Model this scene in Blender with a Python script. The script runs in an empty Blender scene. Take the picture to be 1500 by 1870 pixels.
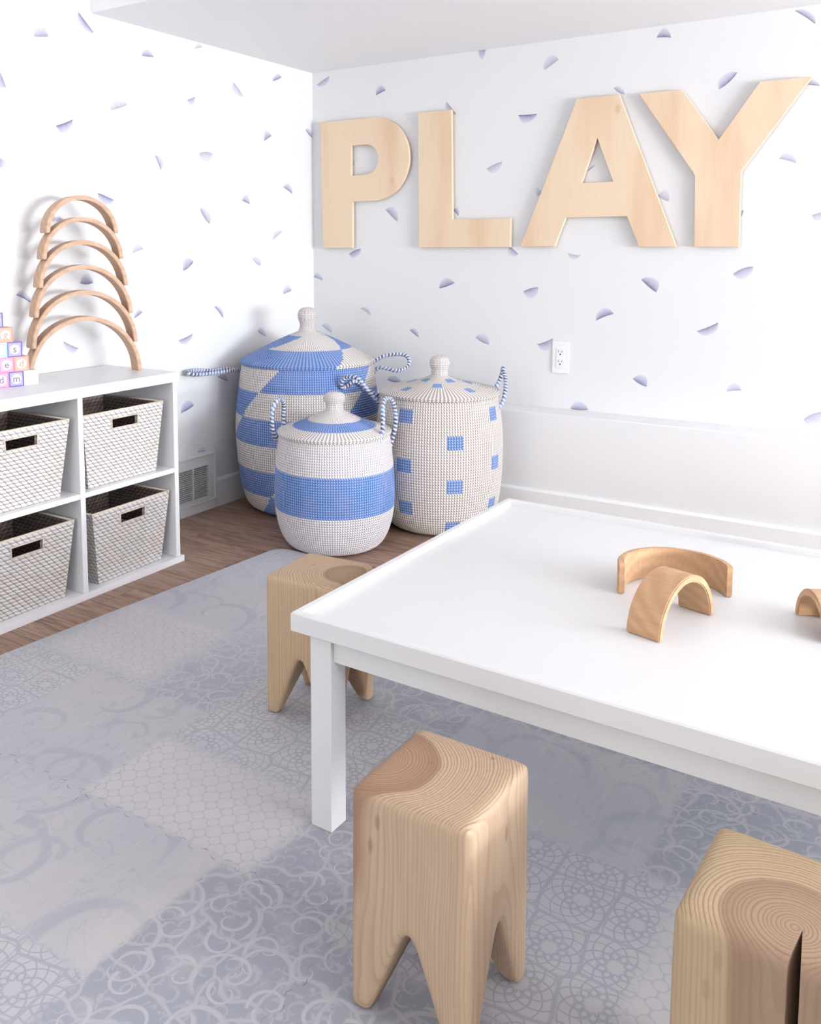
import bpy, bmesh, math, random
from mathutils import Vector, Matrix
random.seed(4)
PI = math.pi
scene = bpy.context.scene
COL = scene.collection

# ------------------------------------------------------------------ camera
cam_data = bpy.data.cameras.new('camera')
cam_data.sensor_fit = 'HORIZONTAL'
cam_data.sensor_width = 36.0
cam_data.lens = 36.0 * 1653.8 / 1500.0
cam_data.shift_x = (750 - 639.49) / 1500.0
cam_data.shift_y = -(935 - 620.81) / 1500.0
cam_data.clip_start = 0.05
camera = bpy.data.objects.new('camera', cam_data)
COL.objects.link(camera)
camera.location = (2.875, -3.958, 1.213)
camera.rotation_euler = (math.radians(90 - 5.689), math.radians(0.154), math.radians(33.694))
scene.camera = camera

# ------------------------------------------------------------------ light and exposure
scene.view_settings.view_transform = 'Standard'
scene.view_settings.look = 'None'
scene.view_settings.exposure = -0.10
scene.view_settings.gamma = 1.0
scene.view_settings.use_curve_mapping = False
world = bpy.data.worlds.new('world')
scene.world = world
world.use_nodes = True
world.node_tree.nodes['Background'].inputs[0].default_value = (0.80, 0.86, 1.0, 1)
world.node_tree.nodes['Background'].inputs[1].default_value = 1.0

def area(name, loc, rot, sx, sy, power, color):
    l = bpy.data.lights.new(name, 'AREA')
    l.shape = 'RECTANGLE'; l.size = sx; l.size_y = sy; l.energy = power; l.color = color
    o = bpy.data.objects.new(name, l); COL.objects.link(o)
    o.location = loc; o.rotation_euler = rot
    return o
# daylight through the glass door of the right wall, an upward lamp added to brighten the ceiling,
# and two added fill lamps behind the camera for the back wall and corner
area('glass_door_daylight', (7.36, -2.0, 1.42), (0, math.radians(90), 0), 1.15, 2.2, 70, (0.93, 0.975, 1.0))
area('ceiling_fill', (7.30, -2.0, 1.10), (0, math.radians(140), 0), 0.8, 2.6, 460, (0.93, 0.975, 1.0))
area('rear_fill', (2.9, -8.9, 1.45), (math.radians(98), 0, 0), 2.9, 1.35, 55, (0.95, 0.98, 1.0))
area('rear_left_fill', (0.9, -8.9, 1.45), (math.radians(98), 0, 0), 0.9, 1.35, 46, (1.0, 1.0, 0.93))

# ------------------------------------------------------------------ node helper
class S:
    def __init__(s, t, sock): s.t = t; s.k = sock
    def _m(s, op, *a):
        n = s.t.nodes.new('ShaderNodeMath'); n.operation = op
        for i, v in enumerate((s,) + a):
            if isinstance(v, S): s.t.links.new(v.k, n.inputs[i])
            else: n.inputs[i].default_value = v
        return S(s.t, n.outputs[0])
    def __add__(s, o): return s._m('ADD', o)
    __radd__ = __add__
    def __sub__(s, o): return s._m('SUBTRACT', o)
    def __rsub__(s, o): return (s * -1.0) + o
    def __mul__(s, o): return s._m('MULTIPLY', o)
    __rmul__ = __mul__
    def __truediv__(s, o): return s._m('DIVIDE', o)
    def sin(s): return s._m('SINE')
    def cos(s): return s._m('COSINE')
    def abs(s): return s._m('ABSOLUTE')
    def floor(s): return s._m('FLOOR')
    def fract(s): return s._m('FRACT')
    def sqrt(s): return s._m('SQRT')
    def log(s): return s._m('LOGARITHM', 2.718281828)
    def mod(s, o): return s._m('FLOORED_MODULO', o)
    def min(s, o): return s._m('MINIMUM', o)
    def max(s, o): return s._m('MAXIMUM', o)
    def lt(s, o): return s._m('LESS_THAN', o)
    def gt(s, o): return s._m('GREATER_THAN', o)
    def atan2(s, o): return s._m('ARCTAN2', o)
    def clamp(s):
        r = s._m('ADD', 0.0); r.k.node.use_clamp = True; return r
    def step(s, a, b):           # smooth 0..1 between a and b
        n = s.t.nodes.new('ShaderNodeMapRange'); n.interpolation_type = 'SMOOTHSTEP'
        s.t.links.new(s.k, n.inputs[0]); n.inputs[1].default_value = a; n.inputs[2].default_value = b
        return S(s.t, n.outputs[0])

def new_mat(name, rough=0.6, spec=0.35):
    m = bpy.data.materials.new(name); m.use_nodes = True
    b = m.node_tree.nodes['Principled BSDF']
    b.inputs['Roughness'].default_value = rough
    b.inputs['Specular IOR Level'].default_value = spec
    return m, m.node_tree, b
def coord(t, kind='Object'):
    n = t.nodes.new('ShaderNodeTexCoord'); return n.outputs[kind]
def xyz(t, sock):
    n = t.nodes.new('ShaderNodeSeparateXYZ'); t.links.new(sock, n.inputs[0])
    return [S(t, n.outputs[i]) for i in range(3)]
def vec(t, *c):
    n = t.nodes.new('ShaderNodeCombineXYZ')
    for i, v in enumerate(c):
        if isinstance(v, S): t.links.new(v.k, n.inputs[i])
        else: n.inputs[i].default_value = v
    return n.outputs[0]
def noise(t, sock, scale, detail=3, rough=0.5, dist=0.0):
    n = t.nodes.new('ShaderNodeTexNoise'); t.links.new(sock, n.inputs['Vector'])
    n.inputs['Scale'].default_value = scale; n.inputs['Detail'].default_value = detail
    n.inputs['Roughness'].default_value = rough; n.inputs['Distortion'].default_value = dist
    return S(t, n.outputs['Fac'])
def rgb(t, c):
    n = t.nodes.new('ShaderNodeRGB'); n.outputs[0].default_value = (*c, 1); return n.outputs[0]
def mix(t, f, a, b):
    n = t.nodes.new('ShaderNodeMix'); n.data_type = 'RGBA'
    if isinstance(f, S): t.links.new(f.k, n.inputs[0])
    else: n.inputs[0].default_value = f
    for i, c in ((6, a), (7, b)):
        if isinstance(c, tuple): n.inputs[i].default_value = (*c, 1)
        else: t.links.new(c, n.inputs[i])
    return n.outputs[2]
def bump(t, b, h, dist=0.002, strength=1.0):
    n = t.nodes.new('ShaderNodeBump'); n.inputs['Distance'].default_value = dist
    n.inputs['Strength'].default_value = strength
    t.links.new(h.k, n.inputs['Height']); t.links.new(n.outputs[0], b.inputs['Normal'])
def setcol(t, b, c):
    if isinstance(c, tuple): b.inputs['Base Color'].default_value = (*c, 1)
    else: t.links.new(c, b.inputs['Base Color'])

# ------------------------------------------------------------------ mesh helper
def tag(o, label=None, cat=None, group=None, kind=None):
    if label: o['label'] = label
    if cat: o['category'] = cat
    if group: o['group'] = group
    if kind: o['kind'] = kind
    return o
def link(name, me, mat, parent=None, loc=None, rotz=0.0, smooth=False):
    o = bpy.data.objects.new(name, me); COL.objects.link(o)
    for m in (mat if isinstance(mat, (list, tuple)) else [mat]):
        if m: me.materials.append(m)
    if parent: o.parent = parent
    if loc is not None: o.location = loc
    if rotz: o.rotation_euler = (0, 0, rotz)
    if smooth:
        me.polygons.foreach_set('use_smooth', [True] * len(me.polygons))
    return o
def empty(name, loc=(0, 0, 0), rotz=0.0):
    o = bpy.data.objects.new(name, None); COL.objects.link(o)
    o.location = loc; o.rotation_euler = (0, 0, rotz); o.empty_display_size = 0.05
    return o
def from_data(v, f):
    me = bpy.data.meshes.new('mesh'); me.from_pydata([tuple(p) for p in v], [], f); me.update(); return me
def bm_box(bm, x0, x1, y0, y1, z0, z1, bev=0.0, seg=2):
    vs = [bm.verts.new(p) for p in ((x0,y0,z0),(x1,y0,z0),(x1,y1,z0),(x0,y1,z0),(x0,y0,z1),(x1,y0,z1),(x1,y1,z1),(x0,y1,z1))]
    fs = [bm.faces.new([vs[i] for i in q]) for q in ((0,3,2,1),(4,5,6,7),(0,1,5,4),(1,2,6,5),(2,3,7,6),(3,0,4,7))]
    if bev > 0:
        es = list({e for f in fs for e in f.edges})
        bmesh.ops.bevel(bm, geom=es, offset=bev, segments=seg, affect='EDGES', profile=0.6)
def bm_mesh(bm):
    bmesh.ops.recalc_face_normals(bm, faces=bm.faces[:])
    me = bpy.data.meshes.new('mesh'); bm.to_mesh(me); bm.free(); return me
def boxes(name, lst, mat, parent=None, bev=0.0, **kw):
    bm = bmesh.new()
    for b in lst: bm_box(bm, *b, bev=bev)
    return link(name, bm_mesh(bm), mat, parent, **kw)
def prism(outline, holes, d, bev=0.0):
    """outline and holes in 2-D (a, b) -> mesh in the plane with thickness d along +c, as (a, c, b)."""
    bm = bmesh.new(); edges = []
    for loop in [outline] + holes:
        vs = [bm.verts.new((a, 0, b)) for a, b in loop]
        edges += [bm.edges.new((vs[i], vs[(i + 1) % len(vs)])) for i in range(len(vs))]
    r = bmesh.ops.triangle_fill(bm, use_beauty=True, use_dissolve=False, edges=edges)
    faces = [g for g in r['geom'] if isinstance(g, bmesh.types.BMFace)]
    e = bmesh.ops.extrude_face_region(bm, geom=faces)
    nv = [g for g in e['geom'] if isinstance(g, bmesh.types.BMVert)]
    bmesh.ops.translate(bm, verts=nv, vec=(0, -d, 0))
    return bm
def evaluated(o):
    dg = bpy.context.evaluated_depsgraph_get()
    return bpy.data.meshes.new_from_object(o.evaluated_get(dg))
def tube(pts, rad, seg=8, sub=6, uvlen=True):
    """smooth tube through the points (Catmull-Rom), uv.x = length in metres, uv.y = around"""
    P = [Vector(p) for p in pts]; path = []
    for i in range(len(P) - 1):
        p0 = P[max(i - 1, 0)]; p1 = P[i]; p2 = P[i + 1]; p3 = P[min(i + 2, len(P) - 1)]
        for k in range(sub):
            t = k / sub
            path.append(0.5 * ((2 * p1) + (p2 - p0) * t + (2 * p0 - 5 * p1 + 4 * p2 - p3) * t * t + (3 * p1 - p0 - 3 * p2 + p3) * t ** 3))
    path.append(P[-1]); v = []; f = []; L = [0.0]
    up = Vector((0, 0, 1)); tan0 = (path[1] - path[0]).normalized()
    n = tan0.orthogonal().normalized()
    for i, p in enumerate(path):
        tn = (path[min(i + 1, len(path) - 1)] - path[max(i - 1, 0)]).normalized()
        n = (n - tn * n.dot(tn)).normalized(); b = tn.cross(n)
        if i: L.append(L[-1] + (p - path[i - 1]).length)
        for s in range(seg):
            a = 2 * PI * s / seg; v.append(p + (n * math.cos(a) + b * math.sin(a)) * rad)
    for i in range(len(path) - 1):
        for s in range(seg):
            f.append((i * seg + s, i * seg + (s + 1) % seg, (i + 1) * seg + (s + 1) % seg, (i + 1) * seg + s))
    nq = len(f)
    f.append(tuple(range(seg))[::-1]); f.append(tuple((len(path) - 1) * seg + s for s in range(seg)))
    me = from_data(v, f); uv = me.uv_layers.new(name='UVMap')
    for pi in range(nq):
        i, s = divmod(pi, seg)
        for li, (a, c) in zip(me.polygons[pi].loop_indices, ((0, 0), (0, 1), (1, 1), (1, 0))):
            uv.data[li].uv = (L[i + a], (s + c) / seg)
    return me

# ------------------------------------------------------------------ materials
def paint(name, col, rough=0.5, mott=0.0, spec=0.35):
    m, t, b = new_mat(name, rough, spec)
    if mott:
        n = noise(t, coord(t), 7, 3)
        setcol(t, b, mix(t, n, tuple(c * (1 - mott) for c in col), col))
        bump(t, b, noise(t, coord(t), 260, 2), 0.0004, 0.5)
    else: setcol(t, b, col)
    return m
M = {}
M['wall'] = paint('wallpaper_white', (0.77, 0.77, 0.785), 0.75, 0.01)
M['ceiling'] = paint('ceiling_paint', (0.88, 0.88, 0.90), 0.85, 0.01)
M['trim'] = paint('trim_gloss_white', (0.83, 0.83, 0.84), 0.38)
M['ledge'] = paint('ledge_paint', (0.80, 0.80, 0.815), 0.6, 0.01)
M['lacquer'] = paint('shelf_lacquer', (0.82, 0.82, 0.845), 0.35)
M['table'] = paint('table_paint', (0.70, 0.695, 0.70), 0.3)
M['plastic'] = paint('plate_plastic', (0.84, 0.84, 0.86), 0.3)
M['dark'] = paint('dark_slot', (0.02, 0.02, 0.02), 0.8)
M['duct'] = paint('duct_dark', (0.10, 0.095, 0.095), 0.8)
M['vent'] = paint('vent_enamel', (0.78, 0.78, 0.77), 0.4)

# watercolour brush-mark: uv.y = 0 at the dark brushed edge, 1 at the faded edge; uv.x = own random number
def petal_mat():
    m, t, b = new_mat('brush_mark_ink', 0.75)
    n = t.nodes.new('ShaderNodeUVMap'); n.uv_map = 'UVMap'
    u, v, _ = xyz(t, n.outputs[0])
    o = coord(t)
    w = noise(t, o, 60, 3) - 0.5
    vv = (v + w * 0.35).clamp()
    ramp = t.nodes.new('ShaderNodeValToRGB'); t.links.new(vv.k, ramp.inputs[0])
    e = ramp.color_ramp.elements
    e[0].position = 0.0; e[0].color = (0.17, 0.165, 0.27, 1)
    e[1].position = 1.0; e[1].color = (0.70, 0.70, 0.78, 1)
    for p, c in ((0.10, (0.24, 0.23, 0.36, 1)), (0.30, (0.39, 0.385, 0.53, 1)), (0.6, (0.51, 0.51, 0.64, 1)), (0.85, (0.60, 0.60, 0.71, 1))):
        x = e.new(p); x.color = c
    setcol(t, b, mix(t, (u * 0.45).clamp(), ramp.outputs[0], (0.74, 0.74, 0.80)))
    return m
M['petal'] = petal_mat()

def floor_mat():
    m, t, b = new_mat('floor_laminate', 0.42)
    x, y, z = xyz(t, coord(t))
    W = 0.16; Ln = 1.3
    row = (y / W).floor()
    rr = (row * 12.9898).sin() * 43758.5
    rr = rr.fract()
    col = (x / Ln + rr).floor()
    rnd = (((row * 7.13 + col * 3.77)).sin() * 4371.3).fract()
    fy = (y / W).fract(); fx = (x / Ln + rr).fract()
    g = noise(t, vec(t, x * 2.2 + rnd * 7.0, y * 26.0, rnd * 5.0), 2.4, 7, 0.62, 1.4)
    g2 = noise(t, vec(t, x * 1.2, y * 9.0, rnd * 9.0), 2.0, 3, 0.5, 1.0)
    c = mix(t, g.step(0.36, 0.66), (0.15, 0.080, 0.052), (0.44, 0.28, 0.20))
    c = mix(t, g2.step(0.3, 0.75) * 0.5, c, (0.50, 0.35, 0.27))
    c = mix(t, rnd * 0.35, c, (0.22, 0.125, 0.09))
    seam = (fy.min(1 - fy) * W).lt(0.0012).max((fx.min(1 - fx) * Ln).lt(0.001))
    setcol(t, b, mix(t, seam * 0.7, c, (0.05, 0.03, 0.02)))
    bump(t, b, g, 0.0008, 0.6)
    return m
M['floor'] = floor_mat()

def mat_mat():
    """printed foam: patches of rosette lattice, quatrefoil lattice, damask scrolls and large brushed scrolls"""
    m, t, b = new_mat('printed_foam', 0.72, 0.2)
    o = coord(t); x0, y0, z = xyz(t, o)
    wn = t.nodes.new('ShaderNodeTexNoise'); t.links.new(o, wn.inputs['Vector']); wn.inputs['Scale'].default_value = 9; wn.inputs['Detail'].default_value = 2
    wx, wy, wz = xyz(t, wn.outputs['Color'])
    x = x0 + (wx - 0.5) * 0.012; y = y0 + (wy - 0.5) * 0.012
    def cell(scale, rnd, px=None, py=None):
        v = t.nodes.new('ShaderNodeTexVoronoi'); v.voronoi_dimensions = '2D'; v.feature = 'F1'
        t.links.new(vec(t, px if px else x, py if py else y, 0.0), v.inputs['Vector'])
        v.inputs['Scale'].default_value = scale; v.inputs['Randomness'].default_value = rnd
        cx, cy, _ = xyz(t, v.outputs['Position'])
        cr, cg, cb = xyz(t, v.outputs['Color'])
        dx = (px if px else x) - cx; dy = (py if py else y) - cy
        return dx, dy, S(t, v.outputs['Distance']), cr
    # --- rosettes
    dx, dy, d, cr = cell(8.6, 0.32)
    r = (dx * dx + dy * dy).sqrt(); th = dy.atan2(dx)
    a = th * (10 / (2 * PI))
    l1 = ((a + r * 42.0).fract() - 0.5).abs() * r
    l2 = ((a - r * 42.0).fract() - 0.5).abs() * r
    lines = (l1.min(l2) * (2 * PI / 10)).step(0.0036, 0.0014) * r.step(0.012, 0.018)
    v2 = t.nodes.new('ShaderNodeTexVoronoi'); v2.voronoi_dimensions = '2D'; v2.feature = 'DISTANCE_TO_EDGE'
    t.links.new(vec(t, x, y, 0.0), v2.inputs['Vector']); v2.inputs['Scale'].default_value = 8.6; v2.inputs['Randomness'].default_value = 0.32
    edge = S(t, v2.outputs['Distance']).step(0.045, 0.02)
    ring = (r - 0.031).abs().step(0.0028, 0.001)
    star = lines.max(edge * 0.8).max(ring * 0.6)
    # --- quatrefoil lattice
    kx = (x + y) * (2 * PI / 0.056); ky = (x - y) * (2 * PI / 0.056)
    gx = (x / 0.043).fract() - 0.5; gy = (y / 0.043).fract() - 0.5
    def disc(cx_, cy_, r_):
        return (((gx - cx_) * (gx - cx_) + (gy - cy_) * (gy - cy_)).sqrt() - r_)
    qd = disc(0.21, 0, 0.23).min(disc(-0.21, 0, 0.23)).min(disc(0, 0.21, 0.23)).min(disc(0, -0.21, 0.23))
    qd = qd.min(disc(0.5, 0.5, 0.25)).min(disc(-0.5, 0.5, 0.25)).min(disc(0.5, -0.5, 0.25)).min(disc(-0.5, -0.5, 0.25))
    quat = qd.step(0.0, 0.05)
    # --- spirals (damask and large scroll)
    def spirals(scale, rnd, k, wid, seed):
        dx, dy, d, cr = cell(scale, rnd, x + seed, y - seed)
        r = (dx * dx + dy * dy).sqrt() + 0.0008
        sgn = (cr.gt(0.5) * 2.0) - 1.0
        th = dy.atan2(dx) * sgn
        f = (th / (2 * PI) + (r * scale).log() * k + cr).fract()
        band = (f - 0.5).abs().step(wid, wid * 0.45)
        return band * (r * scale).step(0.09, 0.16) * (r * scale).step(0.64, 0.5), (r * scale)
    s1, r1 = spirals(13.0, 0.75, 0.62, 0.10, 0.0)
    s2, r2 = spirals(8.0, 0.8, 0.5, 0.06, 0.37)
    s4, r4 = spirals(23.0, 0.8, 0.5, 0.14, 0.91)
    v3 = t.nodes.new('ShaderNodeTexVoronoi'); v3.voronoi_dimensions = '2D'; v3.feature = 'DISTANCE_TO_EDGE'
    t.links.new(vec(t, x + (wy - 0.5) * 0.10, y + (wx - 0.5) * 0.10, 0.0), v3.inputs['Vector']); v3.inputs['Scale'].default_value = 11.0; v3.inputs['Randomness'].default_value = 0.75
    vine = S(t, v3.outputs['Distance']).step(0.06, 0.02)
    leaf = noise(t, vec(t, x, y, 0.0), 21, 2, 0.5, 1.6).step(0.60, 0.66)
    dlight = s1.max(s2 * 0.9).max(vine * 0.75).max(leaf * 0.55).max(s4 * 0.45)
    b1, rb = spirals(3.3, 0.7, 0.5, 0.10, 0.2)
    b2, rb2 = spirals(5.0, 0.8, 0.42, 0.09, 0.63)
    bedge = noise(t, vec(t, x, y, 0.0), 6, 1, 0.5, 2.2)
    bline = (bedge - 0.5).abs().step(0.018, 0.006)
    big = b1.max(b2 * 0.8).max(bline * 0.7)
    # --- brushed streaks
    strk = noise(t, vec(t, x0 * 60.0, y0 * 7.0, 0.0), 1.0, 4, 0.6)
    cloud = noise(t, vec(t, x0, y0, 0.0), 3.2, 3)
    cloud2 = noise(t, vec(t, x0, y0, 4.0), 8.0, 4)
    # --- patches
    rag = (noise(t, vec(t, x0, y0, 2.0), 55, 3) - 0.5) * 0.03
    xs = x0 + rag; ys = y0 + rag
    def box(a, bb, c, d_, soft=0.012):
        return xs.step(a - soft, a + soft) * xs.step(bb + soft, bb - soft) * ys.step(c - soft, c + soft) * ys.step(d_ + soft, d_ - soft)
    m_star = box(0.5, 1.08, -2.66, -2.27, 0.05).max(box(1.31, 1.85, -2.43, -2.05, 0.04)).max(box(0.9, 1.73, -3.7, -3.04, 0.02)).max(box(2.02, 2.5, -2.75, -2.29, 0.02)).max(box(1.45, 1.95, -1.62, -1.2, 0.04)).max(box(3.0, 3.5, -3.6, -2.4, 0.04))
    m_quat = box(1.27, 1.80, -2.71, -2.42, 0.03).max(box(0.95, 1.2, -2.98, -2.64, 0.03)).max(box(0.62, 1.05, -2.27, -1.86, 0.05)).max(box(2.46, 3.0, -3.1, -2.30, 0.05)).max(box(1.73, 2.0, -3.6, -3.2, 0.03)).max(box(1.1, 1.5, -1.75, -1.3, 0.04))
    m_big = box(1.15, 1.73, -3.04, -2.70).max(box(0.88, 1.31, -3.35, -2.29)).max(box(1.9, 2.43, -2.29, -1.9)).max(box(2.12, 2.75, -3.6, -2.95, 0.04)).max(box(0.6, 1.1, -1.86, -1.5, 0.05))
    fade = cloud.step(0.30, 0.62)
    light = mix(t, cloud2, (0.52, 0.50, 0.53), (0.60, 0.575, 0.58))
    cool = (0.44, 0.455, 0.52)
    inkc = mix(t, cloud, (0.335, 0.355, 0.42), (0.385, 0.385, 0.445))
    base = mix(t, fade * 0.5, light, (0.50, 0.50, 0.565))
    c_dam = mix(t, dlight, inkc, mix(t, 0.35, light, cool))
    c_dam = mix(t, (cloud2.step(0.5, 0.8)) * 0.45, c_dam, light)
    # brighter light towards the far-left corner, painted into the mat as paler tones
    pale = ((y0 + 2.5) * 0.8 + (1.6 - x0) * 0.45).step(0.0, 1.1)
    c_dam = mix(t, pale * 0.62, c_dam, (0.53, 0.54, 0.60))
    col = c_dam
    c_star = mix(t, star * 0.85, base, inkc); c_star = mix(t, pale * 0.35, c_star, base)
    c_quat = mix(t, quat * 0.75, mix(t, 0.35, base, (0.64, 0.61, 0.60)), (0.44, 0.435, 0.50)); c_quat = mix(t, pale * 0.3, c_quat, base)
    c_big = mix(t, big * 0.7, mix(t, cloud.step(0.35, 0.65) * 0.55, (0.52, 0.50, 0.53), cool), (0.39, 0.405, 0.47))
    c_big = mix(t, strk.step(0.45, 0.75) * 0.35, c_big, (0.60, 0.575, 0.57))
    edge_light = xs.step(1.60, 1.73) * box(1.15, 1.73, -3.04, -2.70)
    col = mix(t, m_quat, col, c_quat)
    col = mix(t, m_star, col, c_star)
    col = mix(t, m_big, col, c_big)
    col = mix(t, edge_light * 0.5, col, (0.62, 0.59, 0.575))
    # thin woven grain of the foam surface
    gr = noise(t, vec(t, x0, y0, 1.0), 420, 2)
    col = mix(t, gr.step(0.3, 0.7) * 0.12, col, (0.36, 0.36, 0.42))
    # interlocking seams: short open cuts between the teeth
    def seam(u, w, per, s0, ph):
        k = ((u - s0) / per); f = (k + 0.5).fract() - 0.5
        dd = (f * per).abs()
        tooth = ((w / 0.062 + ph) * (2 * PI)).sin()
        off = ((f * per) - tooth * 0.0075).abs()
        return off.lt(0.0009) * ((w / 0.031 + ph).fract().lt(0.52))
    sm = seam(y0, x0, 0.745, -1.957, 0.1).max(seam(x0, y0, 0.72, 1.32, 0.3))
    sm = sm * noise(t, vec(t, x0, y0, 7.0), 4.0, 1).step(0.42, 0.56)
    mm = t.nodes.new('ShaderNodeMix'); mm.data_type = 'RGBA'; mm.blend_type = 'MULTIPLY'; mm.inputs[0].default_value = 1.0
    t.links.new(col, mm.inputs[6]); mm.inputs[7].default_value = (0.97, 0.97, 0.95, 1); col = mm.outputs[2]
    setcol(t, b, mix(t, sm * 0.62, col, (0.14, 0.12, 0.14)))
    bump(t, b, gr + sm * -0.8, 0.0008, 0.5)
    return m
M['mat'] = mat_mat()
M['mat_edge'] = paint('foam_edge', (0.62, 0.62, 0.66), 0.8)

def wood(name, light, dark, heart, pith, heart_r, freq, rot=(0, 0), knots=0.5, rough=0.5):
    """solid log: growth rings around a vertical pith, darker heartwood inside heart_r"""
    m, t, b = new_mat(name, rough, 0.3)
    o = coord(t); x, y, z = xyz(t, o)
    w = noise(t, vec(t, x * 1.0, y * 1.0, z * 0.45), 6.0, 2) - 0.5
    w2 = noise(t, vec(t, x, y, z * 0.25), 22.0, 2) - 0.5
    px = x - pith[0] + w * 0.018 + z * rot[0]; py = y - pith[1] + w2 * 0.006 + z * rot[1]
    r = (px * px + py * py).sqrt() + w * 0.012
    f = (r * freq + noise(t, vec(t, r * 14.0, 0.0, 0.0), 3.0, 1) * 2.4).fract()
    ring = f.step(0.45, 0.95) * f.step(1.0, 0.97)
    fine = noise(t, vec(t, x * 90.0, y * 90.0, z * 3.0), 1.6, 4, 0.65)
    hb = (r + w * 0.01).step(heart_r + 0.006, heart_r - 0.004)
    base = mix(t, hb, light, heart)
    base = mix(t, (hb * (r.step(heart_r * 0.55, heart_r))) * 0.35, base, dark)
    gn = t.nodes.new('ShaderNodeNewGeometry'); _, _, nz = xyz(t, gn.outputs['Normal'])
    endgrain = nz.abs().step(0.5, 0.95)
    c = mix(t, ring * (endgrain * 0.46 + 0.24), base, dark)
    c = mix(t, fine.step(0.35, 0.75) * 0.16, c, dark)
    big = noise(t, vec(t, x * 1.5, y * 1.5, z * 0.6), 5.0, 2)
    c = mix(t, big.step(0.45, 0.8) * 0.25, c, heart)
    v = t.nodes.new('ShaderNodeTexVoronoi'); t.links.new(vec(t, x * 1.3, y * 1.3, z * 0.45), v.inputs['Vector']); v.inputs['Scale'].default_value = 13
    kn = S(t, v.outputs['Distance']).step(0.11, 0.05) * knots
    c = mix(t, kn, c, (0.22, 0.11, 0.05))
    setcol(t, b, c)
    bump(t, b, ring * -0.15 + fine * 0.6, 0.0005, 0.4)
    return m
LW = (0.50, 0.365, 0.25); DW = (0.22, 0.12, 0.065); HW = (0.36, 0.225, 0.145)
M['stool_left'] = wood('pine_log_pale', (0.53, 0.385, 0.25), DW, (0.38, 0.25, 0.155), (0.085, 0.0), 0.062, 165)
M['stool_front'] = wood('pine_log_ringed', LW, DW, HW, (-0.092, -0.012), 0.092, 200, (0.02, 0.01))
M['stool_split'] = wood('pine_log_split', (0.44, 0.33, 0.205), DW, (0.35, 0.24, 0.165), (0.02, -0.045), 0.083, 180, (0.0, 0.02), knots=0.2)

def arch_wood(name, light, dark):
    m, t, b = new_mat(name, 0.5, 0.3)
    x, y, z = xyz(t, coord(t))
    w = noise(t, vec(t, x * 3, y * 3, z * 3), 4.0, 2)
    f = ((z * 1.0 + x * 0.6 + w * 0.045) * 190.0).sin() * 0.5 + 0.5
    fine = noise(t, vec(t, x * 9, y * 90, z * 40), 2.0, 4, 0.6)
    c = mix(t, f * 0.28, light, dark)
    c = mix(t, fine.step(0.4, 0.75) * 0.25, c, dark)
    setcol(t, b, c); bump(t, b, fine, 0.0004, 0.5)
    return m
M['arch'] = arch_wood('beech_arch', (0.60, 0.40, 0.275), (0.36, 0.20, 0.12))
M['arch_table'] = arch_wood('alder_arch', (0.58, 0.36, 0.21), (0.34, 0.165, 0.075))

def ply():
    m, t, b = new_mat('pine_plywood', 0.55, 0.25)
    x, y, z = xyz(t, coord(t))
    w = noise(t, vec(t, x * 5.0, 0.0, z * 0.9), 1.6, 2) 
    f = ((x + w * 0.11) * 95.0)
    ring = (f.fract() - 0.5).abs() * 2.0
    patch = noise(t, vec(t, x * 4.0, 1.0, z * 0.7), 1.7, 3)
    fine = noise(t, vec(t, x * 60.0, 0.0, z * 4.0), 2.0, 3, 0.6)
    c = mix(t, patch.step(0.38, 0.68), (0.80, 0.63, 0.46), (0.74, 0.53, 0.36))
    c = mix(t, ring.step(0.55, 1.0) * patch.step(0.45, 0.7) * 0.35, c, (0.62, 0.39, 0.23))
    c = mix(t, fine.step(0.45, 0.8) * 0.18, c, (0.62, 0.42, 0.27))
    v = t.nodes.new('ShaderNodeTexVoronoi'); t.links.new(vec(t, x * 1.0, 0.0, z * 0.6), v.inputs['Vector']); v.inputs['Scale'].default_value = 4.2
    c = mix(t, S(t, v.outputs['Distance']).step(0.075, 0.02) * 0.35, c, (0.50, 0.29, 0.16))
    setcol(t, b, c); return m
M['ply'] = ply()

# ------------------------------------------------------------------ the room
XR = 7.5; YR = -9.0; HL = 2.139; HH = 2.50; YS = -1.476
def structure(o): o['kind'] = 'structure'; return o
structure(boxes('floor', [(-0.15, XR + 0.15, YR - 0.15, 0.15, -0.06, 0.0)], M['floor']))
structure(boxes('ceiling', [(-0.15, XR + 0.15, YR - 0.15, YS + 0.001, HH, HH + 0.06), (-0.15, XR + 0.15, YS, 0.15, HL, HH + 0.06)], M['ceiling']))

def smooth_closed(pts): return pts
def petal_shape(A, B, Cp, seed):
    """half-moon brush mark with a straight or slightly bowed dark side A-B and a bulge through Cp"""
    rr = random.Random(seed)
    A = Vector(A); B = Vector(B); Cp = Vector(Cp); ab = B - A
    n = Vector((-ab.y, ab.x)); n.normalize()
    if (Cp - A).dot(n) < 0: n = -n
    h = (Cp - A).dot(n); tc = max(0.15, min(0.85, (Cp - A).dot(ab) / ab.length_squared))
    bow = rr.uniform(-0.10, 0.05) * ab.length
    N = 12; low = []; top = []
    for i in range(N + 1):
        s = i / N
        low.append(A + ab * s + n * (bow * 4 * s * (1 - s)))
        # skewed bulge with its height at tc, blunt at the brush ends
        q = s / (2 * tc) if s < tc else 0.5 + (s - tc) / (2 * (1 - tc))
        hh = h * (math.sin(PI * q) ** 0.5)
        top.append(A + ab * (0.03 + 0.94 * s) + n * max(hh, bow * 4 * s * (1 - s)))
    return low, top
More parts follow.
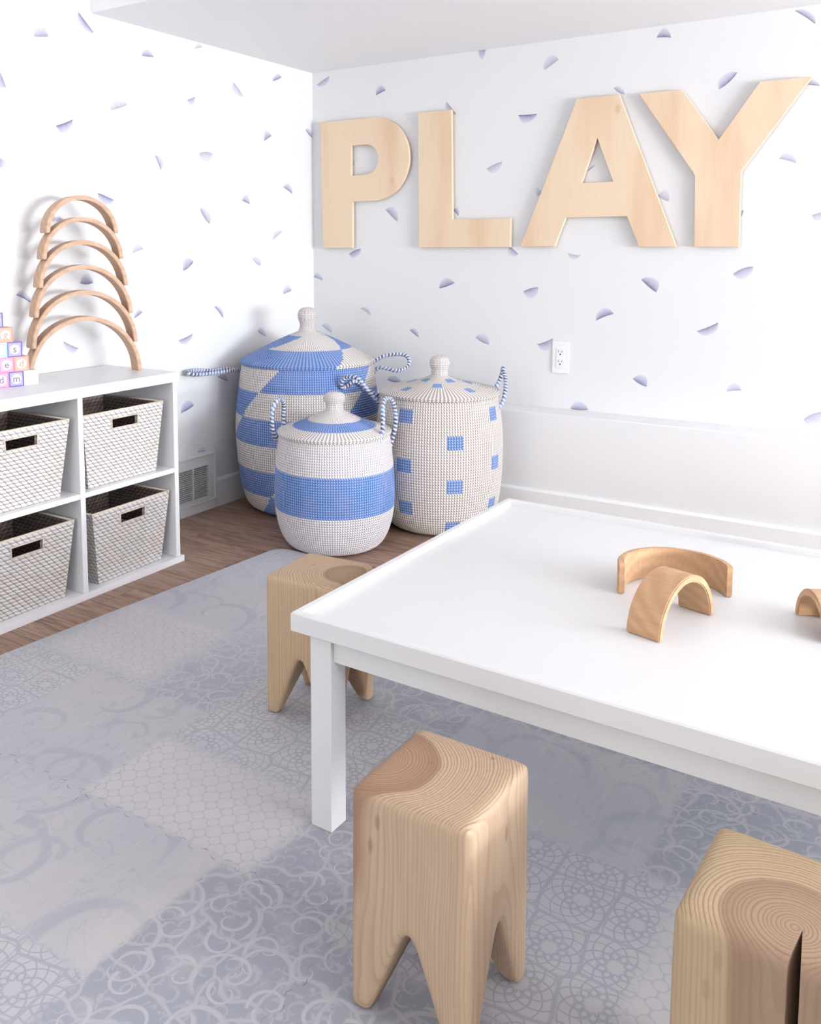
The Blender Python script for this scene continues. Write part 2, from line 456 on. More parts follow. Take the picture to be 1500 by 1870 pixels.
PETALS_LEFT = [[(-1.7475, 1.9999), (-1.6788, 2.0128), (-1.7106, 2.0488)], [(-1.5381, 2.1324), (-1.4623, 2.0662), (-1.5326, 2.0841)], [(-1.8721, 1.7964), (-1.9001, 1.852), (-1.9197, 1.7934)], [(-1.2127, 2.0207), (-1.1415, 2.0265), (-1.1831, 2.0553)], [(-0.8929, 2.104), (-0.8401, 2.122), (-0.8667, 2.1354)], [(-0.3386, 2.0473), (-0.2622, 2.0792), (-0.3046, 2.0877)], [(-0.6342, 1.9992), (-0.5628, 1.9434), (-0.6383, 1.9583)], [(-1.3872, 1.7777), (-1.2961, 1.8111), (-1.3532, 1.8256)], [(-0.9468, 1.8751), (-0.8946, 1.8974), (-0.9126, 1.8557)], [(-1.6629, 1.6841), (-1.5791, 1.7182), (-1.6232, 1.6562)], [(-0.4096, 1.7472), (-0.3486, 1.7799), (-0.3984, 1.7983)], [(-0.0651, 1.8423), (0.0086, 1.7965), (0.009, 1.8388)], [(-1.1511, 1.6179), (-1.1171, 1.5566), (-1.0976, 1.5944)], [(-0.8789, 1.6466), (-0.7841, 1.6546), (-0.8309, 1.6093)], [(-1.9217, 1.507), (-1.9163, 1.5461), (-1.8781, 1.5305)], [(-1.47, 1.4427), (-1.3833, 1.417), (-1.4358, 1.3963)], [(-1.6686, 1.3082), (-1.6389, 1.3298), (-1.6609, 1.3459)], [(-0.5849, 1.4506), (-0.525, 1.4352), (-0.5486, 1.4804)], [(-0.2604, 1.5309), (-0.1818, 1.4993), (-0.2088, 1.5504)], [(-0.877, 1.4034), (-0.8133, 1.3317), (-0.8047, 1.376)], [(-0.3491, 1.2616), (-0.2695, 1.3056), (-0.336, 1.3002)], [(-1.2913, 1.2002), (-1.2277, 1.2174), (-1.2604, 1.2432)], [(-0.9966, 1.1208), (-0.9238, 1.1628), (-0.9783, 1.1762)], [(-0.5106, 1.1718), (-0.4471, 1.1343), (-0.4464, 1.169)], [(-1.5707, 1.0853), (-1.5039, 1.0849), (-1.5356, 1.1224)], [(-1.8678, 1.0504), (-1.7979, 1.0138), (-1.8387, 1.0671)], [(-0.2729, 0.9865), (-0.1947, 1.0038), (-0.2354, 1.0303)], [(-0.7949, 0.9502), (-0.7323, 0.8897), (-0.7405, 0.9348)], [(-1.2936, 0.926), (-1.2431, 0.9508), (-1.2676, 0.9634)], [(-1.0348, 0.8111), (-0.9389, 0.835), (-0.9798, 0.7915)], [(-1.6616, 0.8618), (-1.5876, 0.8276), (-1.6237, 0.8101)], [(-0.4791, 0.811), (-0.4107, 0.778), (-0.4496, 0.8296)], [(-0.7777, 0.6163), (-0.7056, 0.5855), (-0.7217, 0.6233)], [(-1.0292, 0.4813), (-0.9395, 0.5058), (-0.9923, 0.5331)], [(-0.9264, 0.2789), (-0.8667, 0.276), (-0.895, 0.301)]]
PETALS_BACK = [[(0.027, 2.0736), (0.113, 2.1129), (0.0848, 2.0701)], [(0.394, 1.9861), (0.4548, 2.0072), (0.4174, 2.0345)], [(0.7953, 1.9195), (0.85, 1.8561), (0.8041, 1.862)], [(0.9603, 2.1487), (1.0018, 2.1436), (0.9835, 2.094)], [(1.2868, 2.013), (1.3568, 2.0549), (1.3134, 2.0771)], [(1.1655, 1.8269), (1.2601, 1.8239), (1.2037, 1.7874)], [(1.0092, 1.5897), (1.0925, 1.6217), (1.0488, 1.5674)], [(1.2661, 1.4522), (1.29, 1.4711), (1.2746, 1.5072)], [(0.453, 1.4173), (0.5242, 1.3531), (0.5048, 1.4236)], [(0.8356, 1.4071), (0.8654, 1.3728), (0.8639, 1.4095)], [(0.2291, 1.1882), (0.307, 1.2176), (0.2661, 1.17)], [(1.1283, 1.2286), (1.1795, 1.1889), (1.1401, 1.1827)], [(1.417, 1.1959), (1.4772, 1.1852), (1.4411, 1.1675)], [(0.2471, 1.6775), (0.2511, 1.6393), (0.266, 1.6575)], [(1.7819, 2.093), (1.8432, 2.0852), (1.8108, 2.1271)], [(2.3057, 2.1283), (2.3798, 2.0676), (2.3602, 2.1137)], [(2.037, 1.8565), (2.1069, 1.9177), (2.052, 1.907)], [(2.3592, 1.8423), (2.405, 1.8329), (2.3806, 1.8586)], [(1.6059, 1.9063), (1.6557, 1.8723), (1.6343, 1.9074)], [(2.271, 1.5658), (2.3359, 1.5446), (2.3069, 1.5864)], [(1.8063, 1.4395), (1.8547, 1.4119), (1.8427, 1.4596)], [(2.1422, 1.3415), (2.1501, 1.3691), (2.1365, 1.3621)], [(2.3985, 1.3414), (2.4435, 1.3558), (2.4325, 1.3182)], [(1.4957, 1.5542), (1.5336, 1.5824), (1.5158, 1.5754)], [(0.7615, 1.0213), (0.8497, 1.0518), (0.7936, 1.0721)], [(1.2047, 1.0165), (1.281, 1.0383), (1.2494, 0.988)], [(1.7474, 1.0844), (1.8153, 1.0264), (1.8202, 1.0768)], [(1.552, 0.8948), (1.6348, 0.9298), (1.5864, 0.9507)], [(1.9843, 0.8685), (2.0701, 0.9098), (2.0438, 0.8574)], [(2.1194, 1.1089), (2.1967, 1.1408), (2.1591, 1.0908)], [(0.9625, 0.7913), (1.0369, 0.7582), (1.0162, 0.8063)], [(1.2772, 0.7741), (1.3559, 0.8067), (1.3239, 0.7458)], [(1.7246, 0.6481), (1.7852, 0.6169), (1.7783, 0.6635)], [(2.1134, 0.6246), (2.1705, 0.6327), (2.1408, 0.6621)], [(1.4419, 0.4884), (1.5302, 0.4911), (1.4855, 0.5243)], [(2.4022, 0.534), (2.4757, 0.5742), (2.4451, 0.5118)], [(0.3, 0.9083), (0.3632, 0.8733), (0.3468, 0.9099)], [(0.5954, 0.8086), (0.65, 0.773), (0.6309, 0.8154)], [(0.4629, 0.5461), (0.5509, 0.5403), (0.5059, 0.5685)], [(0.0504, 0.8107), (0.1199, 0.7698), (0.1001, 0.8161)], [(-0.0027, 1.067), (0.0623, 1.0481), (0.0193, 1.0932)]]
def papered_wall(name, quads, petals, place, far):
    """wall slab and its printed brush marks in one mesh: slot 0 paper, slot 1 ink"""
    v = []; f = []; mi = []; uvs = []
    for q in quads:
        i = len(v); v += q; f.append((i, i + 1, i + 2, i + 3)); mi.append(0); uvs += [(0, 0)] * 4
    for k, (A, B, Cp) in enumerate(petals):
        low, top = petal_shape(A, B, Cp, k * 7 + len(petals))
        fadeu = random.Random(k + 5).choice((0.0, 0.2, 0.5, 0.9)) if True else 0
        for i in range(len(low) - 1):
            R = 4
            for j in range(R):
                pts = [low[i].lerp(top[i], j / R), low[i + 1].lerp(top[i + 1], j / R), low[i + 1].lerp(top[i + 1], (j + 1) / R), low[i].lerp(top[i], (j + 1) / R)]
                b0 = len(v); v += [place(p) for p in pts]; f.append((b0, b0 + 1, b0 + 2, b0 + 3)); mi.append(1)
                uvs += [(fadeu, j / R), (fadeu, j / R), (fadeu, (j + 1) / R), (fadeu, (j + 1) / R)]
    me = from_data(v, f); uv = me.uv_layers.new(name='UVMap')
    for i, p in enumerate(me.polygons): p.material_index = mi[i]
    li = 0
    for p in me.polygons:
        for l in p.loop_indices: uv.data[l].uv = uvs[li]; li += 1
    o = structure(link(name, me, [M['wall'], M['petal']]))
    return o
def more_marks(a0, a1, z0, z1, seed):
    rr = random.Random(seed); out = []
    a = a0
    while a < a1:
        z = z0 + rr.uniform(0, 0.2)
        while z < z1:
            cx, cz, th, L = a + rr.uniform(-0.05, 0.05), z, rr.uniform(0, 2 * PI), rr.uniform(0.032, 0.046)
            d = (math.cos(th) * L, math.sin(th) * L); n = (-math.sin(th) * L, math.cos(th) * L)
            out.append([(cx - d[0], cz - d[1]), (cx + d[0], cz + d[1]), (cx + n[0], cz + n[1])]); z += rr.uniform(0.26, 0.36)
        a += 0.27
    return out
ok_l = [p for p in PETALS_LEFT]
papered_wall('wall_left', [[(0, YR, 0), (0, YR, HH), (0, 0, HH), (0, 0, 0)],
    [(-0.15, YR, 0), (-0.15, 0.15, 0), (-0.15, 0.15, HH), (-0.15, YR, HH)], [(0, 0, 0), (0, 0, HH), (-0.15, 0.15, HH), (-0.15, 0.15, 0)]],
    [p for p in ok_l if max(q[0] for q in p) < -0.002] + [[(-0.065, 1.842), (-0.004, 1.805), (-0.004, 1.836)]] + more_marks(-8.8, -2.15, 0.3, 2.42, 3),
    lambda p: (0.0006, p.x, p.y), 0)
papered_wall('wall_back', [[(0, 0, 0), (0, 0, HL), (XR, 0, HL), (XR, 0, 0)],
    [(-0.15, 0.15, 0), (XR, 0.15, 0), (XR, 0.15, HL), (-0.15, 0.15, HL)]],
    [p for p in PETALS_BACK] + more_marks(2.66, 7.3, 0.6, 2.08, 8), lambda p: (p.x, -0.0006, p.y), 0)
# right wall and rear wall with openings, frames and panes (out of the picture; the rear windows frame the added fill lamps)
structure(boxes('wall_right', [(XR, XR + 0.15, YR, 0.15, 2.05, HH), (XR, XR + 0.15, YR, -3.35, 0, 2.05), (XR, XR + 0.15, -0.65, 0.15, 0, 2.05)], M['wall']))
structure(boxes('wall_rear', [(-0.15, XR + 0.15, YR - 0.15, YR, 0, 0.80), (-0.15, XR + 0.15, YR - 0.15, YR, 2.15, HH), (-0.15, 0.43, YR - 0.15, YR, 0.80, 2.15), (1.37, 1.43, YR - 0.15, YR, 0.80, 2.15), (4.37, XR + 0.15, YR - 0.15, YR, 0.80, 2.15)], M['wall']))
structure(boxes('door_1', [(XR + 0.05, XR + 0.09, -3.35, -0.65, 0.0, 0.10), (XR + 0.05, XR + 0.09, -3.35, -0.65, 1.97, 2.05), (XR + 0.05, XR + 0.09, -3.35, -3.27, 0.10, 1.97), (XR + 0.05, XR + 0.09, -0.73, -0.65, 0.10, 1.97), (XR + 0.05, XR + 0.09, -2.05, -1.95, 0.10, 1.97)], M['trim']))
structure(boxes('window_1', [(1.43, 4.37, YR - 0.1, YR - 0.05, 0.80, 0.85), (1.43, 4.37, YR - 0.1, YR - 0.05, 2.10, 2.15), (1.43, 1.48, YR - 0.1, YR - 0.05, 0.85, 2.10), (4.32, 4.37, YR - 0.1, YR - 0.05, 0.85, 2.10), (2.87, 2.93, YR - 0.1, YR - 0.05, 0.85, 2.10)], M['trim']))
structure(boxes('window_2', [(0.43, 1.37, YR - 0.1, YR - 0.05, 0.80, 0.85), (0.43, 1.37, YR - 0.1, YR - 0.05, 2.10, 2.15), (0.43, 0.48, YR - 0.1, YR - 0.05, 0.85, 2.10), (1.32, 1.37, YR - 0.1, YR - 0.05, 0.85, 2.10)], M['trim']))

# low ledge along the back wall, baseboards
structure(boxes('trim_1', [(0.0, XR, -0.153, -0.001, 0.0, 0.484)], M['ledge'], bev=0.004))
def baseboard(name, horizontal, a, b, off):
    bm = bmesh.new()
    prof = [(0, 0), (0.014, 0), (0.014, 0.124), (0.008, 0.133), (0.0, 0.135)]
    P = []
    for s in (a, b):
        P.append([bm.verts.new((s, off - p, z) if horizontal else (off + p, s, z)) for p, z in prof])
    n = len(prof)
    for i in range(n): bm.faces.new((P[0][i], P[0][(i + 1) % n], P[1][(i + 1) % n], P[1][i]))
    bm.faces.new(P[0]); bm.faces.new(P[1][::-1])
    structure(link(name, bm_mesh(bm), M['trim']))
baseboard('baseboard_back', True, 0.015, XR, -0.1535)
baseboard('baseboard_left', False, -0.815, -0.17, 0.0005)
baseboard('trim_2', False, YR, -1.215, 0.0005)

# ------------------------------------------------------------------ play mat of interlocking tiles
def mat_tile(parent, x0, x1, y0, y1, round_tl=False):
    T = 0.012
    xl = lambda y: x0
    pts = [(x0, y0), (x1, y0), (x1, y1), (x0, y1)]
    if x0 < 0.61:                       # outer left edge, very slightly out of square
        ex = lambda y: 0.645 - (-1.146 - y) * 0.066
        pts[0] = (ex(y0), y0); pts[3] = (ex(y1), y1)
        if round_tl:
            c = []
            R = 0.06
            for k in range(7):
                a = PI / 2 + (PI / 2) * k / 6
                c.append((ex(y1) + R + R * math.cos(a), y1 - R + R * math.sin(a)))
            pts = [pts[0], pts[1], pts[2]] + c
    bm = bmesh.new()
    vs = [bm.verts.new((a, b, 0.0003)) for a, b in pts]
    f = bm.faces.new(vs)
    e = bmesh.ops.extrude_face_region(bm, geom=[f]); nv = [g for g in e['geom'] if isinstance(g, bmesh.types.BMVert)]
    bmesh.ops.translate(bm, verts=nv, vec=(0, 0, T))
    me = bm_mesh(bm)
    o = link('mat_tile', me, [M['mat'], M['mat_edge']], parent)
    for p in me.polygons: p.material_index = 0 if p.normal.z > 0.5 else 1
    return o
mat_root = empty('play_mat')
tag(mat_root, 'grey-blue printed foam play mat of interlocking tiles covering the wood floor', 'play mat')
xs_ = [0.60, 1.32, 2.04, 2.76, 3.48, 4.2]; ys_ = [-1.146, -1.957, -2.702, -3.447, -4.192, -4.937]
for i in range(5):
    for j in range(5):
        mat_tile(mat_root, xs_[i], xs_[i + 1], ys_[j + 1], ys_[j], i == 0 and j == 0)
MT = 0.0123

# ------------------------------------------------------------------ cube shelf
SX = 0.412
shelf = empty('cube_shelf', (0.0, -1.926, 0))
tag(shelf, 'white low shelf unit with four cubbies standing against the left wall', 'shelf unit')
def sp(name, bx): 
    x0, x1, y0, y1, z0, z1 = bx
    return boxes(name, [(x0, x1, y0 + 1.926, y1 + 1.926, z0, z1)], M['lacquer'], shelf, bev=0.0015)
sp('top_panel', (0.018, SX, -2.402, -1.451, 0.711, 0.748))
sp('base_panel', (0.018, SX + 0.004, -2.402, -1.447, 0.0, 0.024))
sp('side_panel', (0.018, SX - 0.002, -1.484, -1.463, 0.0245, 0.7105))
sp('side_panel', (0.018, SX - 0.002, -2.390, -2.369, 0.0245, 0.7105))
sp('divider', (0.025, SX - 0.002, -1.937, -1.916, 0.0245, 0.7105))
sp('shelf_board', (0.025, SX - 0.004, -1.9155, -1.4845, 0.359, 0.377))
sp('shelf_board', (0.025, SX - 0.004, -2.3685, -1.9375, 0.359, 0.377))
sp('back_panel', (0.018, 0.0245, -2.3685, -1.4845, 0.0245, 0.7105))

# ------------------------------------------------------------------ woven wicker bins
def wicker(name, pale, gap, inside=False):
    m, t, b = new_mat(name, 0.75, 0.2)
    n = t.nodes.new('ShaderNodeUVMap'); n.uv_map = 'UVMap'
    u, v, _ = xyz(t, n.outputs[0])
    wob = noise(t, coord(t), 45, 2) - 0.5
    RH = 0.0125; LN = 0.023
    vv = (v + wob * 0.003) / RH
    row = vv.floor(); fv = vv.fract() - 0.5
    fu = ((u / LN) + row.mod(2.0) * 0.5 + fv * 0.45).fract() - 0.5
    h = (1 - (fu * fu) * 4.0) * (1 - (fv * fv) * 4.0)
    h = h.max(0.0)
    k = h.step(0.02, 0.26)
    pn = noise(t, coord(t), 30, 3)
    c = mix(t, pn.step(0.4, 0.7) * 0.5, pale, tuple(a * b_ for a, b_ in zip(pale, (0.84, 0.78, 0.74))))
    tint = noise(t, coord(t), 6, 2)
    c = mix(t, tint.step(0.55, 0.75) * 0.35, c, (0.68, 0.54, 0.43))
    setcol(t, b, mix(t, k, gap, c)); bump(t, b, h.sqrt(), 0.004, 1.0)
    return m
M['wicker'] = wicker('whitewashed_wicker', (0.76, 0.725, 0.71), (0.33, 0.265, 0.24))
M['wicker_in'] = wicker('dark_wicker_inside', (0.30, 0.235, 0.21), (0.09, 0.06, 0.05))  # same weave in a darker brown for the inner walls
M['cane'] = paint('cane_rim', (0.74, 0.64, 0.53), 0.6)
def bin_mesh(tw, bw, td, bd, H, hole=True, inner=False):
    """tapered open bin; widths along y, depth along x, front face at local x=0. hole cut in the front wall"""
    TH = 0.010; v = []; f = []; uv = []; mi = []
    def P(side, s, h, ins):
        # side 0 front (+x), 1 right (+y), 2 back, 3 left ; s 0..1 along the side
        k = h / H; w = (bw + (tw - bw) * k) / 2 - ins; d0 = (bd + (td - bd) * k)
        xf = -(td - d0) * 0.30 - ins; xb = -td + (td - d0) * 0.70 + ins
        # walls bulge a little
        bl = 0.004 * math.sin(PI * s) * math.sin(PI * k)
        if side == 0: return (xf + bl, -w + 2 * w * s, h)
        if side == 1: return (xf + (xb - xf) * s, w + bl, h)
        if side == 2: return (xb - bl, w - 2 * w * s, h)
        return (xb + (xf - xb) * s, -w - bl, h)
    hs = (0.335, 0.665); hz = (H - 0.062, H - 0.026)
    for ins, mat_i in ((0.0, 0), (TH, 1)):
        for side in range(4):
            L = tw if side in (0, 2) else td
            S_ = [i / 12 for i in range(13)]; Z_ = [0.0 + H * i / 8 for i in range(9)]
            if side in (0, 2):
                S_ = sorted(set([i / 12 for i in range(13) if not (hs[0] - 0.02 < i / 12 < hs[0] + 0.02 or hs[1] - 0.02 < i / 12 < hs[1] + 0.02)] + list(hs)))
                Z_ = [H * 0.0, H * .15, H * .3, H * .45, H * .6, hz[0], hz[1], H]
            for i in range(len(S_) - 1):
                for j in range(len(Z_) - 1):
                    cs = (S_[i] + S_[i + 1]) / 2; cz = (Z_[j] + Z_[j + 1]) / 2
                    if side == 0 and hs[0] < cs < hs[1] and hz[0] < cz < hz[1]: continue
                    q = [(S_[i], Z_[j]), (S_[i + 1], Z_[j]), (S_[i + 1], Z_[j + 1]), (S_[i], Z_[j + 1])]
                    b0 = len(v); v += [P(side, s, z, ins) for s, z in q]
                    f.append((b0, b0 + 1, b0 + 2, b0 + 3) if ins == 0 else (b0 + 3, b0 + 2, b0 + 1, b0)); mi.append(mat_i)
                    qq = [((s - 0.5) * (bw + (tw - bw) * z / H if side in (0, 2) else td), z) for s, z in q]
                    uv += qq if ins == 0 else qq[::-1]
    # top edge, floor, hole edges
    def quad(a, b, c, d, m_):
        b0 = len(v); v.extend([a, b, c, d]); f.append((b0, b0 + 1, b0 + 2, b0 + 3)); mi.append(m_); uv.extend([(0, 0)] * 4)
    for side in range(4):
        quad(P(side, 0, H, 0), P(side, 1, H, 0), P(side, 1, H, TH), P(side, 0, H, TH), 0)
    quad(P(0, 0, 0.0, 0), P(0, 1, 0.0, 0), P(2, 0, 0.0, 0), P(2, 1, 0.0, 0), 0)
    quad(P(0, 0, 0.008, TH), P(0, 1, 0.008, TH), P(2, 0, 0.008, TH), P(2, 1, 0.008, TH), 1)
    for (s0, z0), (s1, z1) in (((hs[0], hz[0]), (hs[1], hz[0])), ((hs[1], hz[0]), (hs[1], hz[1])), ((hs[1], hz[1]), (hs[0], hz[1])), ((hs[0], hz[1]), (hs[0], hz[0]))):
        quad(P(0, s0, z0, 0), P(0, s1, z1, 0), P(0, s1, z1, TH), P(0, s0, z0, TH), 0)
    me = from_data(v, f); l = me.uv_layers.new(name='UVMap')
    for i, p in enumerate(me.polygons):
        p.material_index = mi[i]; 
    k = 0
    for p in me.polygons:
        for li in p.loop_indices: l.data[li].uv = uv[k]; k += 1
    rim = [P(s, 0, H + 0.001, 0.004) for s in range(4)]
    hole_c = [P(0, s, z, -0.001) for s, z in ((hs[0], hz[0]), (hs[1], hz[0]), (hs[1], hz[1]), (hs[0], hz[1]))]
    return me, rim, hole_c
def bar_loop(name, corners, w, mat, parent):
    bm = bmesh.new(); n = len(corners)
    for i in range(n):
        a = Vector(corners[i]); b = Vector(corners[(i + 1) % n]); d = (b - a).normalized()
        a2 = a - d * w * 0.5; b2 = b + d * w * 0.5
        o1 = d.orthogonal().normalized(); o2 = d.cross(o1)
        vs = [[bm.verts.new(p + (o1 * math.cos(t) + o2 * math.sin(t)) * w * 0.5) for t in [k * PI / 3 for k in range(6)]] for p in (a2, b2)]
        for k in range(6): bm.faces.new((vs[0][k], vs[0][(k + 1) % 6], vs[1][(k + 1) % 6], vs[1][k]))
        bm.faces.new(vs[0]); bm.faces.new(vs[1][::-1])
    return link(name, bm_mesh(bm), mat, parent, smooth=True)
def make_bin(loc, rz, label, tw=0.385, bw=0.325, H=0.262):
    r = empty('storage_basket', loc, rz)
    tag(r, label, 'basket', 'wicker baskets in the cube shelf')
    me, rim, hc = bin_mesh(tw, bw, 0.335, 0.28, H)
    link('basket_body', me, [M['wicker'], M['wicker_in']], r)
    bar_loop('rim', rim, 0.009, M['cane'], r)
    bar_loop('handle_opening', hc, 0.005, M['cane'], r)
    return r
make_bin((0.392, -1.712, 0.3772), 0.0, 'white woven basket in the upper right cubby, half hidden rim behind the divider')
make_bin((0.396, -1.690, 0.0242), math.radians(1.5), 'white woven basket filled with dark toys in the lower right cubby', bw=0.315)
make_bin((0.392, -2.152, 0.3772), 0.0, 'white woven basket in the upper left cubby under the alphabet blocks', bw=0.31)
make_bin((0.394, -2.147, 0.0242), 0.0, 'white woven basket in the lower left cubby near the picture edge', bw=0.31)
# toys seen in the dark inside of the lower right basket
M['toy_dark'] = paint('toy_black', (0.03, 0.03, 0.045), 0.5); M['toy_blue'] = paint('toy_blue', (0.05, 0.07, 0.28), 0.5); M['toy_grey'] = paint('toy_grey', (0.42, 0.42, 0.45), 0.5)
def toy_truck(loc, rz, body, label, s=1.0):
    r = empty('toy_train', loc, rz); tag(r, label, 'toy')
    boxes('body', [(-0.035 * s, 0.035 * s, -0.07 * s, 0.07 * s, 0.018 * s, 0.06 * s)], M[body], r, bev=0.006)
    boxes('cab', [(-0.028 * s, 0.028 * s, 0.005 * s, 0.06 * s, 0.0605 * s, 0.10 * s)], M['toy_grey'], r, bev=0.005)
    for sx in (-1, 1):
        for sy in (-0.045, 0.045):
            bm = bmesh.new()
            bmesh.ops.create_cone(bm, cap_ends=True, segments=16, radius1=0.018 * s, radius2=0.018 * s, depth=0.012 * s, matrix=Matrix.Translation((sx * 0.041 * s, sy * s, 0.018 * s)) @ Matrix.Rotation(PI / 2, 4, 'Y'))
            link('wheel', bm_mesh(bm), M['toy_dark'], r)
toy_truck((0.275, -1.700, 0.0325), 0.0, 'toy_dark', 'dark toy train inside the lower right basket, behind its handle opening', 1.5)
toy_truck((0.150, -1.76, 0.0325), 0.0, 'toy_blue', 'blue toy train at the back of the lower right basket', 1.2)
toy_truck((0.235, -2.13, 0.386), 1.2, 'toy_blue', 'blue toy behind the handle opening of the upper left basket', 1.5)

# ------------------------------------------------------------------ alphabet blocks
BS = 0.0510
BC = {'purple': ((0.50, 0.46, 0.72), (0.15, 0.12, 0.45)), 'orange': ((0.80, 0.50, 0.40), (0.75, 0.32, 0.24)), 'pink': ((0.74, 0.46, 0.60), (0.62, 0.27, 0.45)),
      'mint': ((0.56, 0.74, 0.75), (0.44, 0.68, 0.74)), 'pale': ((0.66, 0.74, 0.73), (0.60, 0.70, 0.69))}  # pale: a light green block, its fading under highlights put into the colours
for k, (a, c) in BC.items():
    m, t, b = new_mat('block_face_' + k, 0.55)
    vv = t.nodes.new('ShaderNodeTexVoronoi'); t.links.new(coord(t), vv.inputs['Vector']); vv.inputs['Scale'].default_value = 330
    f = S(t, vv.outputs['Distance']).step(0.25, 0.55)
    setcol(t, b, mix(t, f * (0.15 if k in ('mint', 'pale') else 0.5), a, tuple(x * 0.72 for x in a)))
    M['face_' + k] = m; M['ink_' + k] = paint('block_ink_' + k, c, 0.5)
M['block_white'] = paint('block_medallion', (0.88, 0.86, 0.88), 0.5)
M['ink_letter'] = paint('block_letter_plum', (0.22, 0.16, 0.28), 0.5)
def text_mesh(ch, size, depth):
    cu = bpy.data.curves.new('letter', 'FONT'); cu.body = ch; cu.size = size; cu.extrude = depth; cu.align_x = 'CENTER'; cu.align_y = 'CENTER'
    cu.offset = size * 0.012
    o = bpy.data.objects.new('tmp', cu); COL.objects.link(o)
    me = evaluated(o); bpy.data.objects.remove(o); bpy.data.curves.remove(cu)
    return me
def block(s, row, colour, ch, label, ink=None):
    phi = math.radians(14); p0 = Vector((0.202, -2.053, 0.7483)); e = Vector((math.sin(phi), math.cos(phi), 0)); n = Vector((math.cos(phi), -math.sin(phi), 0))
    c = p0 + e * (s + BS / 2) - n * (BS / 2) + Vector((0, 0, row * (BS + 0.0003)))
    # local frame: +x = front normal, +y = to the right
    r = empty('alphabet_block', c, math.atan2(n.y, n.x))
    tag(r, label, 'toy block', 'alphabet blocks stacked on the shelf')
    h = BS / 2
    boxes('block_body', [(-h, h - 0.001, -h, h, 0, BS)], M['face_' + colour], r, bev=0.0015)
    bm = bmesh.new(); w = 0.0032
    for q in ((-h, h, 0, w), (-h, h, BS - w, BS), (-h, -h + w, w, BS - w), (h - w, h, w, BS - w)):
        bm_box(bm, h - 0.001, h + 0.0006, q[0], q[1], q[2], q[3])
    link('border', bm_mesh(bm), M['ink_' + colour], r)
    bm = bmesh.new(); bmesh.ops.create_cone(bm, cap_ends=True, segments=32, radius1=0.0165, radius2=0.0165, depth=0.0012, matrix=Matrix.Translation((h - 0.0004, 0, h)) @ Matrix.Rotation(PI / 2, 4, 'Y'))
    link('medallion', bm_mesh(bm), M['block_white'], r)
    if ch:
        me = text_mesh(ch, 0.034, 0.0003)
        me.transform(Matrix.Translation((h + 0.0005, 0, h)) @ Matrix.Rotation(PI / 2, 4, 'Z') @ Matrix.Rotation(PI / 2, 4, 'X'))
        link('letter', me, M[ink or 'ink_letter'], r)
G = BS + 0.0006
block(0.0, 0, 'purple', 'm', 'purple-bordered block with the letter m in the bottom row')
block(-G, 0, 'pink', 'd', 'pink block with the letter d in the bottom row, left of the m block')
block(-2 * G, 0, 'mint', '', 'mint block at the left end of the bottom row')
block(G, 0, 'pale', 'o', 'very pale green block at the right end of the bottom row', 'ink_pale')
block(0.020, 1, 'orange', 'd', 'orange block with a pale letter d on top of the m block', 'ink_orange')
block(0.020 - G, 1, 'pink', 'e', 'pink block with the letter e, left of the orange d block')
block(0.020 - 2 * G, 1, 'purple', 'a', 'purple block at the left end of the second row')
block(-0.002, 2, 'purple', 's', 'purple-bordered block with the letter s in the third row')
block(-0.002 - G, 2, 'mint', '', 'mint block in the third row, left of the s block')
block(-0.002 - 2 * G, 2, 'orange', 'n', 'orange block at the left end of the third row')
block(-0.032, 3, 'orange', 'g', 'orange block with a pale letter g in the fourth row', 'ink_orange')
block(-0.032 - G, 3, 'pink', 'r', 'pink block left of the g block in the fourth row')
block(-0.064, 4, 'purple', 'e', 'purple-bordered block on top of the block pyramid', 'ink_purple')

# ------------------------------------------------------------------ wooden rainbow arches
def arch_mesh(R, th, D, upright=True, seg=56, bev=0.0022):
    """half ring standing on its ends: span along y, axis along x (depth D), base z=0"""
    bm = bmesh.new(); rows = []
    for i in range(seg + 1):
        a = PI * i / seg; c, s = math.cos(a), math.sin(a)
        if i in (0, seg): s = 0.0
        rows.append([bm.verts.new((x, -r * c, r * s)) for r, x in ((R, -D / 2), (R, D / 2), (R - th, D / 2), (R - th, -D / 2))])
    for i in range(seg):
        for k in range(4): bm.faces.new((rows[i][k], rows[i][(k + 1) % 4], rows[i + 1][(k + 1) % 4], rows[i + 1][k]))
    bm.faces.new(rows[0][::-1]); bm.faces.new(rows[-1])
    bmesh.ops.recalc_face_normals(bm, faces=bm.faces[:])
    es = [e for e in bm.edges if len(e.link_faces) == 2 and e.calc_face_angle() > 0.9]
    bmesh.ops.bevel(bm, geom=es, offset=bev, segments=2, affect='EDGES')
    me = bm_mesh(bm)
    me.polygons.foreach_set('use_smooth', [True] * len(me.polygons))
    me.set_sharp_from_angle(angle=math.radians(35)) if hasattr(me, 'set_sharp_from_angle') else None
    return me
phi = math.radians(18); ae = Vector((math.sin(phi), math.cos(phi), 0)); an = Vector((math.cos(phi), -math.sin(phi), 0))
RR = [0.2195, 0.2055, 0.189, 0.172, 0.155, 0.1385]; TH = 0.016; DD = 0.064
z = 0.7483; prev = None
names_ = ['widest wooden rainbow arch, standing on the white shelf', 'second widest wooden arch, balanced on the widest arch', 'third wooden arch from the bottom of the tall rainbow stack',
          'fourth wooden arch from the bottom of the tall rainbow stack', 'second smallest wooden arch, just under the top of the stack', 'smallest wooden arch at the very top of the stack on the shelf']
